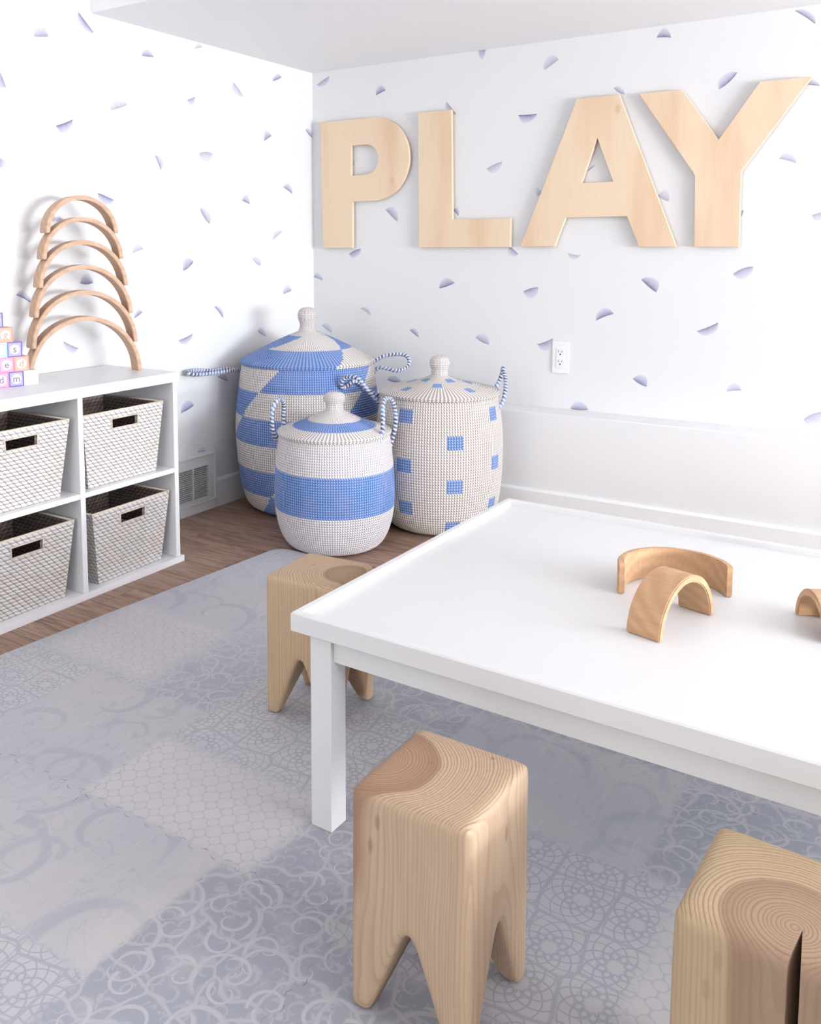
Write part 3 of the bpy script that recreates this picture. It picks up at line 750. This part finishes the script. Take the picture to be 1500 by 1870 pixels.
for k, R in enumerate(RR):
    if prev: z += math.sqrt((prev + 0.0004) ** 2 - (R - TH) ** 2)
    c = Vector((0.253, -1.501, 0)) + ae * (-0.2125 + 0.0012 * math.sin(k * 2.1)) - an * (DD / 2)
    me = arch_mesh(R, TH, DD)
    o = link('wooden_arch', me, M['arch'], None, (c.x, c.y, z), math.atan2(an.y, an.x) + math.radians((0, 0.5, -0.4, 0.6, -0.3, 0.4)[k]))
    tag(o, names_[k], 'wooden arch', 'wooden rainbow arches')
    prev = R

# ------------------------------------------------------------------ letters on the wall
def letter(name, outline, holes, label):
    bm = prism(outline, holes, 0.019)
    me = bm_mesh(bm)
    bb = bmesh.new(); bb.from_mesh(me); bmesh.ops.remove_doubles(bb, verts=bb.verts[:], dist=1e-5)
    es = [e for e in bb.edges if len(e.link_faces) == 2 and e.calc_face_angle() > 0.6]
    bmesh.ops.bevel(bb, geom=es, offset=0.0012, segments=1, affect='EDGES'); me = bm_mesh(bb)
    o = link(name, me, M['ply'], None, (0, -0.011, 0))
    # two stand-off cleats hold the letter a little off the wall
    return tag(o, label, 'wall letter', 'plywood letters on the wall')
bowl = [(0.40 + 0.208 * math.sin(a), 1.667 + 0.208 * math.cos(a)) for a in [PI * i / 28 for i in range(29)]]
hole = [(0.353 + 0.0755 * math.sin(a), 1.668 + 0.0755 * math.cos(a)) for a in [PI * i / 14 for i in range(15)]]
letter('wall_letter', [(0.071, 1.875)] + bowl + [(0.271, 1.459), (0.271, 1.222), (0.083, 1.222)], [[(0.263, 1.7435)] + hole + [(0.263, 1.5925)]], 'large plywood letter P, nearest the room corner')
letter('wall_letter', [(0.656, 1.876), (0.838, 1.876), (0.848, 1.357), (1.149, 1.357), (1.149, 1.223), (0.665, 1.223)], [], 'large plywood letter L on the wall')
letter('wall_letter', [(1.455, 1.870), (1.640, 1.870), (1.897, 1.222), (1.743, 1.222), (1.688, 1.353), (1.414, 1.353), (1.364, 1.225), (1.200, 1.225)], [[(1.549, 1.694), (1.483, 1.503), (1.624, 1.503)]], 'large plywood letter A on the wall')
letter('wall_letter', [(1.724, 1.865), (1.899, 1.866), (2.050, 1.652), (2.197, 1.867), (2.382, 1.867), (2.141, 1.521), (2.143, 1.220), (1.969, 1.221), (1.963, 1.514)], [], 'large plywood letter Y at the right end of the word')

# ------------------------------------------------------------------ wall outlet
out = empty('wall_outlet', (1.394, 0, 0.719)); out.scale = (1.08, 1, 1.16); tag(out, 'white double wall outlet above the low ledge', 'outlet')
boxes('cover_plate', [(-0.037, 0.037, -0.0065, -0.0004, -0.062, 0.062)], M['plastic'], out, bev=0.003)
boxes('receptacle', [(-0.019, 0.019, -0.0085, -0.0060, -0.040, 0.040)], M['plastic'], out, bev=0.002)
for sz in (0.0195, -0.0195):
    bm = bmesh.new()
    bm_box(bm, -0.0085, -0.0065, -0.0090, -0.0080, sz + 0.002, sz + 0.011); bm_box(bm, 0.0065, 0.0085, -0.0090, -0.0080, sz + 0.002, sz + 0.010)
    bmesh.ops.create_cone(bm, cap_ends=True, segments=14, radius1=0.0032, radius2=0.0032, depth=0.001, matrix=Matrix.Translation((0, -0.0086, sz - 0.006)) @ Matrix.Rotation(PI / 2, 4, 'X'))
    link('socket_slots', bm_mesh(bm), M['dark'], out)

# ------------------------------------------------------------------ return-air grille on the left wall
vent = empty('air_vent', (0.0, -1.015, 0)); tag(vent, 'white louvred air vent low on the left wall beside the shelf', 'vent')
Y0, Y1 = -0.195, 0.197
bm = bmesh.new()
for q in ((Y0, Y1, 0.045, 0.062), (Y0, Y1, 0.218, 0.268), (Y0, -0.165, 0.062, 0.218), (0.145, Y1, 0.062, 0.218)):
    bm_box(bm, 0.0006, 0.014, *q)
for q in ((Y0, Y1, 0.262, 0.270), (Y0, Y1, 0.042, 0.050), (Y1 - 0.008, Y1, 0.05, 0.262), (Y0, Y0 + 0.008, 0.05, 0.262)):
    bm_box(bm, 0.0006, 0.020, *q, bev=0.001)
for q in ((-0.172, 0.150, 0.214, 0.222), (-0.172, 0.150, 0.058, 0.066), (0.143, 0.150, 0.066, 0.214), (-0.172, -0.165, 0.066, 0.214)):
    bm_box(bm, 0.0138, 0.018, *q)
link('vent_frame', bm_mesh(bm), M['vent'], vent)
boxes('duct_opening', [(0.0006, 0.002, -0.165, 0.145, 0.062, 0.218)], M['duct'], vent)
boxes('mullion', [(0.004, 0.0145, 0.043, 0.049, 0.062, 0.218)], M['vent'], vent)
bm = bmesh.new()
NL = 17
for i in range(NL):
    zc = 0.068 + i * (0.146 / (NL - 1))
    vs = [bm.verts.new(p) for p in ((0.004, -0.165, zc + 0.0005), (0.013, -0.165, zc - 0.0015), (0.013, 0.145, zc - 0.0015), (0.004, 0.145, zc + 0.0005), (0.004, -0.165, zc + 0.0022), (0.013, -0.165, zc + 0.0010), (0.013, 0.145, zc + 0.0010), (0.004, 0.145, zc + 0.0022))]
    for q in ((0,3,2,1),(4,5,6,7),(0,1,5,4),(1,2,6,5),(2,3,7,6),(3,0,4,7)): bm.faces.new([vs[i_] for i_ in q])
link('louvres', bm_mesh(bm), M['vent'], vent)
boxes('base_strip', [(0.0006, 0.014, Y0, Y1 - 0.001, 0.0, 0.040)], M['trim'], vent)

# ------------------------------------------------------------------ coiled and stitched lidded baskets
def coil_mat(name, zone, white=(0.85, 0.82, 0.82), gapw=(0.33, 0.26, 0.23), blue=(0.075, 0.175, 0.46), gapb=(0.44, 0.53, 0.80), nst=150, lid=False, skew=0.35):
    """uv.x = turns (0..1), uv.y = coil number. zone(t, row, ang, u) -> mask of blue thread"""
    m, t, b = new_mat(name, 0.7, 0.2)
    n = t.nodes.new('ShaderNodeUVMap'); n.uv_map = 'UVMap'
    u, v, _ = xyz(t, n.outputs[0])
    row = v.floor(); fv = v.fract() - 0.5
    n2 = nst
    if lid:
        # fewer stitches near the middle: doubled columns keep the stitch width even
        fu = (u * nst + fv * skew).fract()
    else:
        fu = (u * nst + fv * skew + row * 0.0).fract()
    st = (fu * nst * 0 + (u * nst).floor())
    ang = (st / nst) * (2 * PI) - PI
    mk = zone(t, row, ang, u)
    var = noise(t, coord(t), 9, 2); var2 = noise(t, coord(t), 70, 2)
    gap = (fu - 0.5).abs().step(0.24, 0.30) * fv.abs().step(0.46, 0.36)
    gap = gap.min(1.0)
    groove = fv.abs().step(0.36, 0.5)
    wcol = mix(t, var.step(0.4, 0.75) * 0.3, white, tuple(a * k for a, k in zip(white, (0.93, 0.88, 0.84))))
    wcol = mix(t, groove * 0.45, wcol, gapw)
    bcol = mix(t, var.step(0.35, 0.7), blue, (0.14, 0.23, 0.50))
    bcol = mix(t, groove * 0.55, bcol, (0.045, 0.09, 0.30))
    wcol = mix(t, gap * 0.92, wcol, gapw)
    bcol = mix(t, gap * 0.75, bcol, gapb)
    c = mix(t, mk, wcol, bcol)
    setcol(t, b, c)
    hh = (1 - (fv * fv) * 3.2) - gap * 0.35
    bump(t, b, hh, 0.0035, 0.8)
    return m
def coil_lathe(profile, coil, nseg=160, close_bottom=False, swell=0.0016):
    """lathe of the profile [(r, z)], resampled one ring per half coil, each coil slightly swollen"""
    P = [Vector((r, z)) for r, z in profile]
    # smooth (Catmull-Rom) then arc-length
    Q = []
    for i in range(len(P) - 1):
        p0 = P[max(i - 1, 0)]; p1 = P[i]; p2 = P[i + 1]; p3 = P[min(i + 2, len(P) - 1)]
        for k in range(10):
            t = k / 10; Q.append(0.5 * ((2 * p1) + (p2 - p0) * t + (2 * p0 - 5 * p1 + 4 * p2 - p3) * t * t + (3 * p1 - p0 - 3 * p2 + p3) * t ** 3))
    Q.append(P[-1]); L = [0]
    for i in range(1, len(Q)): L.append(L[-1] + (Q[i] - Q[i - 1]).length)
    nc = max(3, round(L[-1] / coil)); cl = L[-1] / nc; SUB = 4; rings = []
    j = 0
    for i in range(nc * SUB + 1):
        s = min(L[-1], i * cl / SUB)
        while j < len(L) - 2 and L[j + 1] < s: j += 1
        k = (s - L[j]) / max(1e-9, L[j + 1] - L[j]); p = Q[j].lerp(Q[j + 1], k)
        d = (Q[j + 1] - Q[j]).normalized(); nrm = Vector((d.y, -d.x))
        sw = swell * abs(math.sin(PI * (i / SUB)))
        p = p + nrm * (sw - swell * 0.6); rings.append((max(p.x, 0.0008), p.y, i / SUB))
    v = []; f = []
    for r, z_, _ in rings:
        for s in range(nseg): a = 2 * PI * s / nseg - PI; v.append((r * math.cos(a), r * math.sin(a), z_))
    for i in range(len(rings) - 1):
        for s in range(nseg):
            f.append((i * nseg + s, i * nseg + (s + 1) % nseg, (i + 1) * nseg + (s + 1) % nseg, (i + 1) * nseg + s))
    me = from_data(v, f); uv = me.uv_layers.new(name='UVMap'); k = 0
    vals = []
    for i in range(len(rings) - 1):
        v0, v1 = rings[i][2], rings[i + 1][2]
        for s in range(nseg):
            vals += [s / nseg, v0, (s + 1) / nseg, v0, (s + 1) / nseg, v1, s / nseg, v1]
    uv.data.foreach_set('uv', vals)
    return me, nc
def row_of(profile, coil, z):
    """coil number at height z of a body profile (same resampling as above)"""
    P = [Vector((r, zz)) for r, zz in profile]; Q = []
    for i in range(len(P) - 1):
        p0 = P[max(i - 1, 0)]; p1 = P[i]; p2 = P[i + 1]; p3 = P[min(i + 2, len(P) - 1)]
        for k in range(10):
            t = k / 10; Q.append(0.5 * ((2 * p1) + (p2 - p0) * t + (2 * p0 - 5 * p1 + 4 * p2 - p3) * t * t + (3 * p1 - p0 - 3 * p2 + p3) * t ** 3))
    Q.append(P[-1]); L = [0]
    for i in range(1, len(Q)): L.append(L[-1] + (Q[i] - Q[i - 1]).length)
    nc = max(3, round(L[-1] / coil)); cl = L[-1] / nc
    for i in range(len(Q) - 1):
        if Q[i].y <= z <= Q[i + 1].y and Q[i + 1].y > Q[i].y:
            return (L[i] + (L[i + 1] - L[i]) * (z - Q[i].y) / (Q[i + 1].y - Q[i].y)) / cl
    return nc

def rope_mat():
    m, t, b = new_mat('twisted_rope', 0.7, 0.2)
    n = t.nodes.new('ShaderNodeUVMap'); n.uv_map = 'UVMap'
    u, v, _ = xyz(t, n.outputs[0])
    a = (u / 0.017 + v).fract(); c2 = (u / 0.017 - v).fract()
    k = a.step(0.42, 0.5) * a.step(1.0, 0.92)
    k2 = c2.step(0.5, 0.58) * c2.step(0.98, 0.9)
    nn = noise(t, coord(t), 25, 2)
    dk = mix(t, nn.step(0.4, 0.6), (0.10, 0.12, 0.22), (0.22, 0.34, 0.62))
    setcol(t, b, mix(t, k.max(k2 * 0.4), (0.80, 0.78, 0.80), dk))
    bump(t, b, (a * (2 * PI)).sin() + (c2 * (2 * PI)).sin(), 0.002, 0.8)
    return m
M['rope'] = rope_mat()
M['stitch_white'] = coil_mat('white_stitch', lambda t, r, a, u: (u * 0.0), nst=40)

def wrap(a, c):       # angular distance to c in -pi..pi, absolute
    return ((a - c + PI).mod(2 * PI) - PI).abs()

def lidded(loc, body_prof, lid_prof, knob_prof, coil, mats, handles, label):
    r = empty('lidded_basket', (loc[0], loc[1], 0)); tag(r, label, 'basket', 'coiled baskets in the corner')
    me, nc = coil_lathe(body_prof, coil); link('basket_body', me, mats[0], r, smooth=True)
    me, nl = coil_lathe(lid_prof, coil * 0.95); lid = link('lid', me, mats[1], r, smooth=True)
    me, nk = coil_lathe(knob_prof, coil * 0.9, nseg=48, swell=0.0012); link('knob', me, mats[2], lid, smooth=True)
    for h in handles: link('rope_handle', tube(h, 0.0088, seg=10, sub=8), M['rope'], r, smooth=True)
    return r
FR = math.radians(-56.3)     # direction (seen from above) in which the baskets face the room

# --- large basket: blue and white bands broken along slanting steps
bigP = [(0.004, 0.006), (0.20, 0.004), (0.262, 0.012), (0.298, 0.052), (0.327, 0.17), (0.341, 0.33), (0.341, 0.43), (0.331, 0.535), (0.317, 0.64), (0.310, 0.686)]
bigL = [(0.312, 0.684), (0.317, 0.692), (0.316, 0.702), (0.290, 0.716), (0.22, 0.752), (0.15, 0.787), (0.08, 0.818), (0.046, 0.832)]
bigK = [(0.046, 0.828), (0.037, 0.850), (0.036, 0.868), (0.044, 0.895), (0.045, 0.915), (0.036, 0.934), (0.018, 0.943), (0.001, 0.945)]
CB = 0.0108
rows_b = [row_of(bigP, CB, z_) for z_ in (0.102, 0.220, 0.343, 0.460, 0.579)]
rtop = row_of(bigP, CB, 0.686)
def zone_big(t, row, ang, u):
    band = row.gt(rows_b[0] - 0.5) + row.gt(rows_b[1] - 0.5) + row.gt(rows_b[2] - 0.5) + row.gt(rows_b[3] - 0.5) + row.gt(rows_b[4] - 0.5)
    # band 0 bottom (white) .. band 5 top
    rel = ang - FR + math.radians(21) + (rtop - row) * (math.radians(20) / 11.0)
    sec = (rel / (PI / 2)).floor()
    par = (band + sec).mod(2.0)
    return 1 - (par - 1.0).abs() * 1.0 if False else (par - 1.0).abs().lt(0.5)
def zone_lidbig(t, row, ang, u):
    D = math.radians
    rel = (ang - FR + PI).mod(2 * PI) - PI
    r1 = row.lt(13.5) * rel.gt(D(-118)) * (rel - row * D(1.9)).lt(D(24))
    k = row - 13.5
    r2 = row.gt(13.5) * row.lt(26.5) * ((rel - k * D(3.4)).lt(D(-60)) * rel.gt(D(-150))).max((rel - k * D(2.4)).gt(D(48)) * rel.lt(D(140)))
    return r1.max(r2)
mb = coil_mat('large_basket_stitch', zone_big, nst=190)
ml = coil_mat('large_lid_stitch', zone_lidbig, nst=120, lid=True)
lidded((0.350, -0.535), bigP, bigL, bigK, CB, (mb, ml, M['stitch_white']),
    [[(-0.235, -0.172, 0.631), (-0.27, -0.198, 0.65), (-0.295, -0.247, 0.658), (-0.305, -0.319, 0.658), (-0.313, -0.398, 0.668), (-0.315, -0.452, 0.671), (-0.310, -0.482, 0.667), (-0.295, -0.474, 0.659), (-0.275, -0.407, 0.654), (-0.262, -0.331, 0.654), (-0.255, -0.259, 0.655), (-0.262, -0.16, 0.648)],
     [(0.258, 0.165, 0.626), (0.284, 0.172, 0.658), (0.318, 0.195, 0.656), (0.348, 0.225, 0.644), (0.368, 0.263, 0.646), (0.379, 0.296, 0.664), (0.369, 0.317, 0.688), (0.343, 0.326, 0.706), (0.300, 0.315, 0.710), (0.250, 0.280, 0.700), (0.215, 0.245, 0.675), (0.20, 0.235, 0.655)]],
    'large blue and white banded lidded basket in the room corner')

# --- small basket in front: one broad blue band
smP = [(0.004, 0.006), (0.13, 0.004), (0.180, 0.010), (0.213, 0.045), (0.236, 0.11), (0.247, 0.19), (0.246, 0.27), (0.240, 0.36), (0.232, 0.43), (0.226, 0.466)]
smL = [(0.227, 0.464), (0.233, 0.472), (0.232, 0.482), (0.205, 0.490), (0.165, 0.503), (0.115, 0.523), (0.07, 0.545), (0.041, 0.560)]
smK = [(0.042, 0.556), (0.036, 0.572), (0.036, 0.585), (0.043, 0.605), (0.042, 0.620), (0.030, 0.633), (0.001, 0.637)]
CS = 0.0102
r0, r1 = row_of(smP, CS, 0.176), row_of(smP, CS, 0.337)
def zone_sm(t, row, ang, u): return row.gt(r0 - 0.5) * row.lt(r1 - 0.5)
def zone_smlid(t, row, ang, u): return row.gt(8.5) * row.lt(15.5)
lidded((0.792, -0.953), smP, smL, smK, CS, (coil_mat('small_basket_stitch', zone_sm, nst=150, white=(0.87, 0.84, 0.86), gapw=(0.36, 0.32, 0.36), blue=(0.06, 0.20, 0.52)), coil_mat('small_lid_stitch', zone_smlid, nst=96, lid=True, white=(0.87, 0.84, 0.86)), M['stitch_white']),
    [[(0.205, -0.030, 0.414), (0.224, 0.004, 0.472), (0.217, 0.027, 0.529), (0.203, 0.049, 0.584), (0.192, 0.08, 0.609), (0.189, 0.115, 0.611), (0.192, 0.14, 0.596), (0.193, 0.16, 0.555), (0.193, 0.165, 0.497), (0.182, 0.163, 0.441), (0.172, 0.158, 0.401)],
     [(-0.190, -0.125, 0.426), (-0.195, -0.156, 0.47), (-0.190, -0.171, 0.523), (-0.183, -0.174, 0.573), (-0.179, -0.156, 0.6), (-0.19, -0.114, 0.606), (-0.202, -0.077, 0.58), (-0.218, -0.058, 0.525), (-0.215, -0.060, 0.471)]],
    'small white lidded basket with one broad blue band, in front of the other baskets')

# --- third basket: staggered blue squares
thP = [(0.004, 0.006), (0.14, 0.004), (0.195, 0.012), (0.231, 0.040), (0.255, 0.092), (0.272, 0.20), (0.278, 0.31), (0.276, 0.42), (0.266, 0.52), (0.256, 0.588)]
thL = [(0.257, 0.587), (0.263, 0.595), (0.262, 0.604), (0.225, 0.615), (0.17, 0.628), (0.11, 0.642), (0.065, 0.655), (0.038, 0.668)]
thK = [(0.038, 0.662), (0.036, 0.682), (0.036, 0.694), (0.043, 0.712), (0.043, 0.728), (0.036, 0.744), (0.018, 0.753), (0.001, 0.755)]
CT = 0.0115
centres = [(0.521, 0), (0.423, 1), (0.320, 0), (0.240, 1), (0.137, 0), (0.060, 1)]
def zone_th(t, row, ang, u):
    tot = None
    for zc, par in centres:
        rc = row_of(thP, CT, zc)
        rowm = (row - (rc - 0.5)).abs().lt(2.4)
        a = ang - FR - math.radians(6.5 if par else -38.5)
        colm = ((a + PI / 4).mod(PI / 2) - PI / 4).abs().lt(0.125)
        k = rowm * colm
        tot = k if tot is None else tot.max(k)
    return tot
def zone_thlid(t, row, ang, u):
    tot = None
    for rc, off, hw in ((14.5, -12, 0.17), (8.5, 35, 0.12), (19.0, 30, 0.26)):
        rowm = (row - rc).abs().lt(1.9)
        a = ang - FR - math.radians(off)
        k = rowm * ((a + PI / 4).mod(PI / 2) - PI / 4).abs().lt(hw)
        tot = k if tot is None else tot.max(k)
    return tot
lidded((1.024, -0.480), thP, thL, thK, CT, (coil_mat('square_basket_stitch', zone_th, nst=150, white=(0.82, 0.79, 0.78), gapw=(0.27, 0.20, 0.165), blue=(0.10, 0.20, 0.42), gapb=(0.45, 0.55, 0.78)), coil_mat('square_lid_stitch', zone_thlid, nst=100, lid=True, white=(0.82, 0.79, 0.78), gapw=(0.30, 0.23, 0.19), blue=(0.12, 0.24, 0.5)), M['stitch_white']),
    [[(0.240, 0.045, 0.522), (0.258, 0.083, 0.551), (0.259, 0.111, 0.59), (0.244, 0.154, 0.631), (0.215, 0.2, 0.672), (0.202, 0.218, 0.689), (0.191, 0.231, 0.662), (0.174, 0.235, 0.619), (0.158, 0.212, 0.580)],
     [(-0.210, -0.140, 0.535), (-0.236, -0.172, 0.576), (-0.261, -0.196, 0.62), (-0.281, -0.217, 0.655), (-0.311, -0.224, 0.663), (-0.345, -0.224, 0.656), (-0.368, -0.221, 0.629), (-0.372, -0.205, 0.606), (-0.365, -0.180, 0.613), (-0.350, -0.143, 0.630), (-0.330, -0.101, 0.605), (-0.300, -0.067, 0.573), (-0.255, -0.03, 0.545)]],
    'white lidded basket with small staggered blue squares, beside the ledge')

# ------------------------------------------------------------------ play table
TR = -0.0189
table = empty('play_table', (1.771, -2.527, MT), TR); tag(table, 'white low square play table with a raised rim', 'table')
TL = 1.046; TW = 1.62; TZ = 0.470 - MT; RH = 0.041
# rim: one frame with a lip standing above the sunken top
bm = bmesh.new()
def frame_ring(bm, prof, L, W_):
    """prof: [(inset, z)] closed loop swept around the rectangle 0..W_, 0..L"""
    loops = []
    for ins, z_ in prof:
        loops.append([bm.verts.new(p) for p in ((ins, ins, z_), (W_ - ins, ins, z_), (W_ - ins, L - ins, z_), (ins, L - ins, z_))])
    n = len(loops)
    for i in range(n):
        a, b = loops[i], loops[(i + 1) % n]
        for k in range(4): bm.faces.new((a[k], a[(k + 1) % 4], b[(k + 1) % 4], b[k]))
frame_ring(bm, [(0.0, TZ - RH + 0.002), (0.0, TZ - 0.003), (0.003, TZ), (0.017, TZ), (0.0195, TZ - 0.003), (0.022, TZ - 0.016), (0.022, TZ - RH), (0.002, TZ - RH)], TL, TW)
link('rim', bm_mesh(bm), M['table'], table)
boxes('tabletop', [(0.0215, TW - 0.0215, 0.0215, TL - 0.0215, TZ - RH + 0.001, TZ - 0.0145)], M['table'], table)
LX, LY, LS = 0.040, 0.014, 0.052
for fx in (0, 1):
    for fy in (0, 1):
        x0 = LX if not fx else TW - LX - LS; y0 = LY if not fy else TL - LY - LS
        boxes('leg', [(x0, x0 + LS, y0, y0 + LS, 0.0005, TZ - RH - 0.0002)], M['table'], table, bev=0.0015)
ap = TZ - RH - 0.0002
boxes('apron', [(LX + LS, TW - LX - LS, LY + 0.010, LY + 0.028, ap - 0.052, ap)], M['table'], table, bev=0.001)
boxes('apron', [(LX + LS, TW - LX - LS, TL - LY - 0.028, TL - LY - 0.010, ap - 0.052, ap)], M['table'], table, bev=0.001)
boxes('apron', [(LX + 0.010, LX + 0.028, LY + LS, TL - LY - LS, ap - 0.052, ap)], M['table'], table, bev=0.001)
boxes('apron', [(TW - LX - 0.028, TW - LX - 0.010, LY + LS, TL - LY - LS, ap - 0.052, ap)], M['table'], table, bev=0.001)
TOPZ = 0.470 - 0.0145 + 0.0004

# arches lying about on the table
def bridge(cx, cy, rz, R, D, label, on_side=False, th=0.0145):
    me = arch_mesh(R, th, D)
    o = link('wooden_arch', me, M['arch_table'])
    if on_side:     # standing on its broad edge, so it curls like a C
        me.transform(Matrix.Translation((0, 0, D / 2)) @ Matrix.Rotation(-PI / 2, 4, 'Y'))
    o.location = (cx, cy, TOPZ); o.rotation_euler = (0, 0, rz)
    return tag(o, label, 'wooden arch', 'wooden rainbow arches')
bridge(2.431, -2.118, math.radians(-15.5), 0.1065, 0.073, 'small wooden arch standing like a bridge on the white table')
bridge(2.400, -1.965, math.radians(-62), 0.122, 0.070, 'curved wooden arch on its side, behind the bridge arch on the table', on_side=True)
bridge(2.700, -1.975, math.radians(28), 0.076, 0.070, 'small wooden arch at the right picture edge of the table')
bridge(2.742, -1.953, math.radians(28), 0.0595, 0.068, 'smallest wooden arch nested inside the arch at the right picture edge', th=0.013)

# ------------------------------------------------------------------ log stools
def stool(loc, rz, w, d, h, mat, label, apex=0.165, split=None, seed=0):
    def prof(W_):
        k = W_ / 2; foot = 0.036
        return [(-k, 0), (-k + foot, 0), (-0.010, apex - 0.014), (0, apex), (0.010, apex - 0.014), (k - foot, 0), (k, 0), (k * 0.985, h), (-k * 0.985, h)]
    bmA = prism(prof(w), [], d * 1.4); meA = bm_mesh(bmA); meA.transform(Matrix.Translation((0, d * 0.7, 0)))
    bmB = prism(prof(d), [], w * 1.4); meB = bm_mesh(bmB); meB.transform(Matrix.Rotation(PI / 2, 4, 'Z') @ Matrix.Translation((0, w * 0.7, 0)))
    A = bpy.data.objects.new('tmpA', meA); B = bpy.data.objects.new('tmpB', meB); COL.objects.link(A); COL.objects.link(B)
    md = A.modifiers.new('b', 'BOOLEAN'); md.operation = 'INTERSECT'; md.object = B; md.solver = 'EXACT'
    tmp = [B]
    rm = A.modifiers.new('r', 'REMESH'); rm.mode = 'VOXEL'; rm.voxel_size = 0.0045; rm.use_smooth_shade = True
    sm = A.modifiers.new('s', 'SMOOTH'); sm.factor = 0.5; sm.iterations = 60
    if split:
        ax, ay, hw = split
        bmC = bmesh.new()
        fr = -d * 0.75
        pts = [(ax, ay), (ax + 0.004 - hw, fr), (ax + 0.004 + hw, fr)]
        lo = [bmC.verts.new((a, b, 0.03)) for a, b in pts]; hi = [bmC.verts.new((a, b, h + 0.05)) for a, b in pts]
        bmC.faces.new(lo[::-1]); bmC.faces.new(hi)
        for i in range(3): bmC.faces.new((lo[i], lo[(i + 1) % 3], hi[(i + 1) % 3], hi[i]))
        Cc = bpy.data.objects.new('tmpC', bm_mesh(bmC)); COL.objects.link(Cc); tmp.append(Cc)
        m3 = A.modifiers.new('c', 'BOOLEAN'); m3.operation = 'DIFFERENCE'; m3.object = Cc; m3.solver = 'EXACT'
    bpy.context.view_layer.update()
    me = evaluated(A)
    for o in [A] + tmp: bpy.data.objects.remove(o)
    me.materials.clear()
    zmin = min(v.co.z for v in me.vertices); zmax = max(v.co.z for v in me.vertices)
    me.transform(Matrix.Translation((0, 0, -zmin)) )
    me.transform(Matrix.Scale(h / (zmax - zmin), 4, Vector((0, 0, 1))))
    o = link('log_stool', me, mat, None, (loc[0], loc[1], MT + 0.0003), rz, smooth=True)
    if split: me.set_sharp_from_angle(angle=math.radians(50))
    return tag(o, label, 'stool', 'log stools around the play table')
SH = 0.372
stool((1.535, -2.092), math.radians(3.5), 0.215, 0.212, SH, M['stool_left'], 'log stool at the left side of the play table, under its corner')
stool((2.238, -2.742), math.radians(-1.0), 0.212, 0.222, SH, M['stool_front'], 'log stool with bold growth rings on top, in front of the table leg')
stool((2.735, -2.742), math.radians(-3.0), 0.225, 0.228, SH, M['stool_split'], 'log stool with a dark crack down its front, at the lower right corner', split=(0.030, -0.052, 0.014))
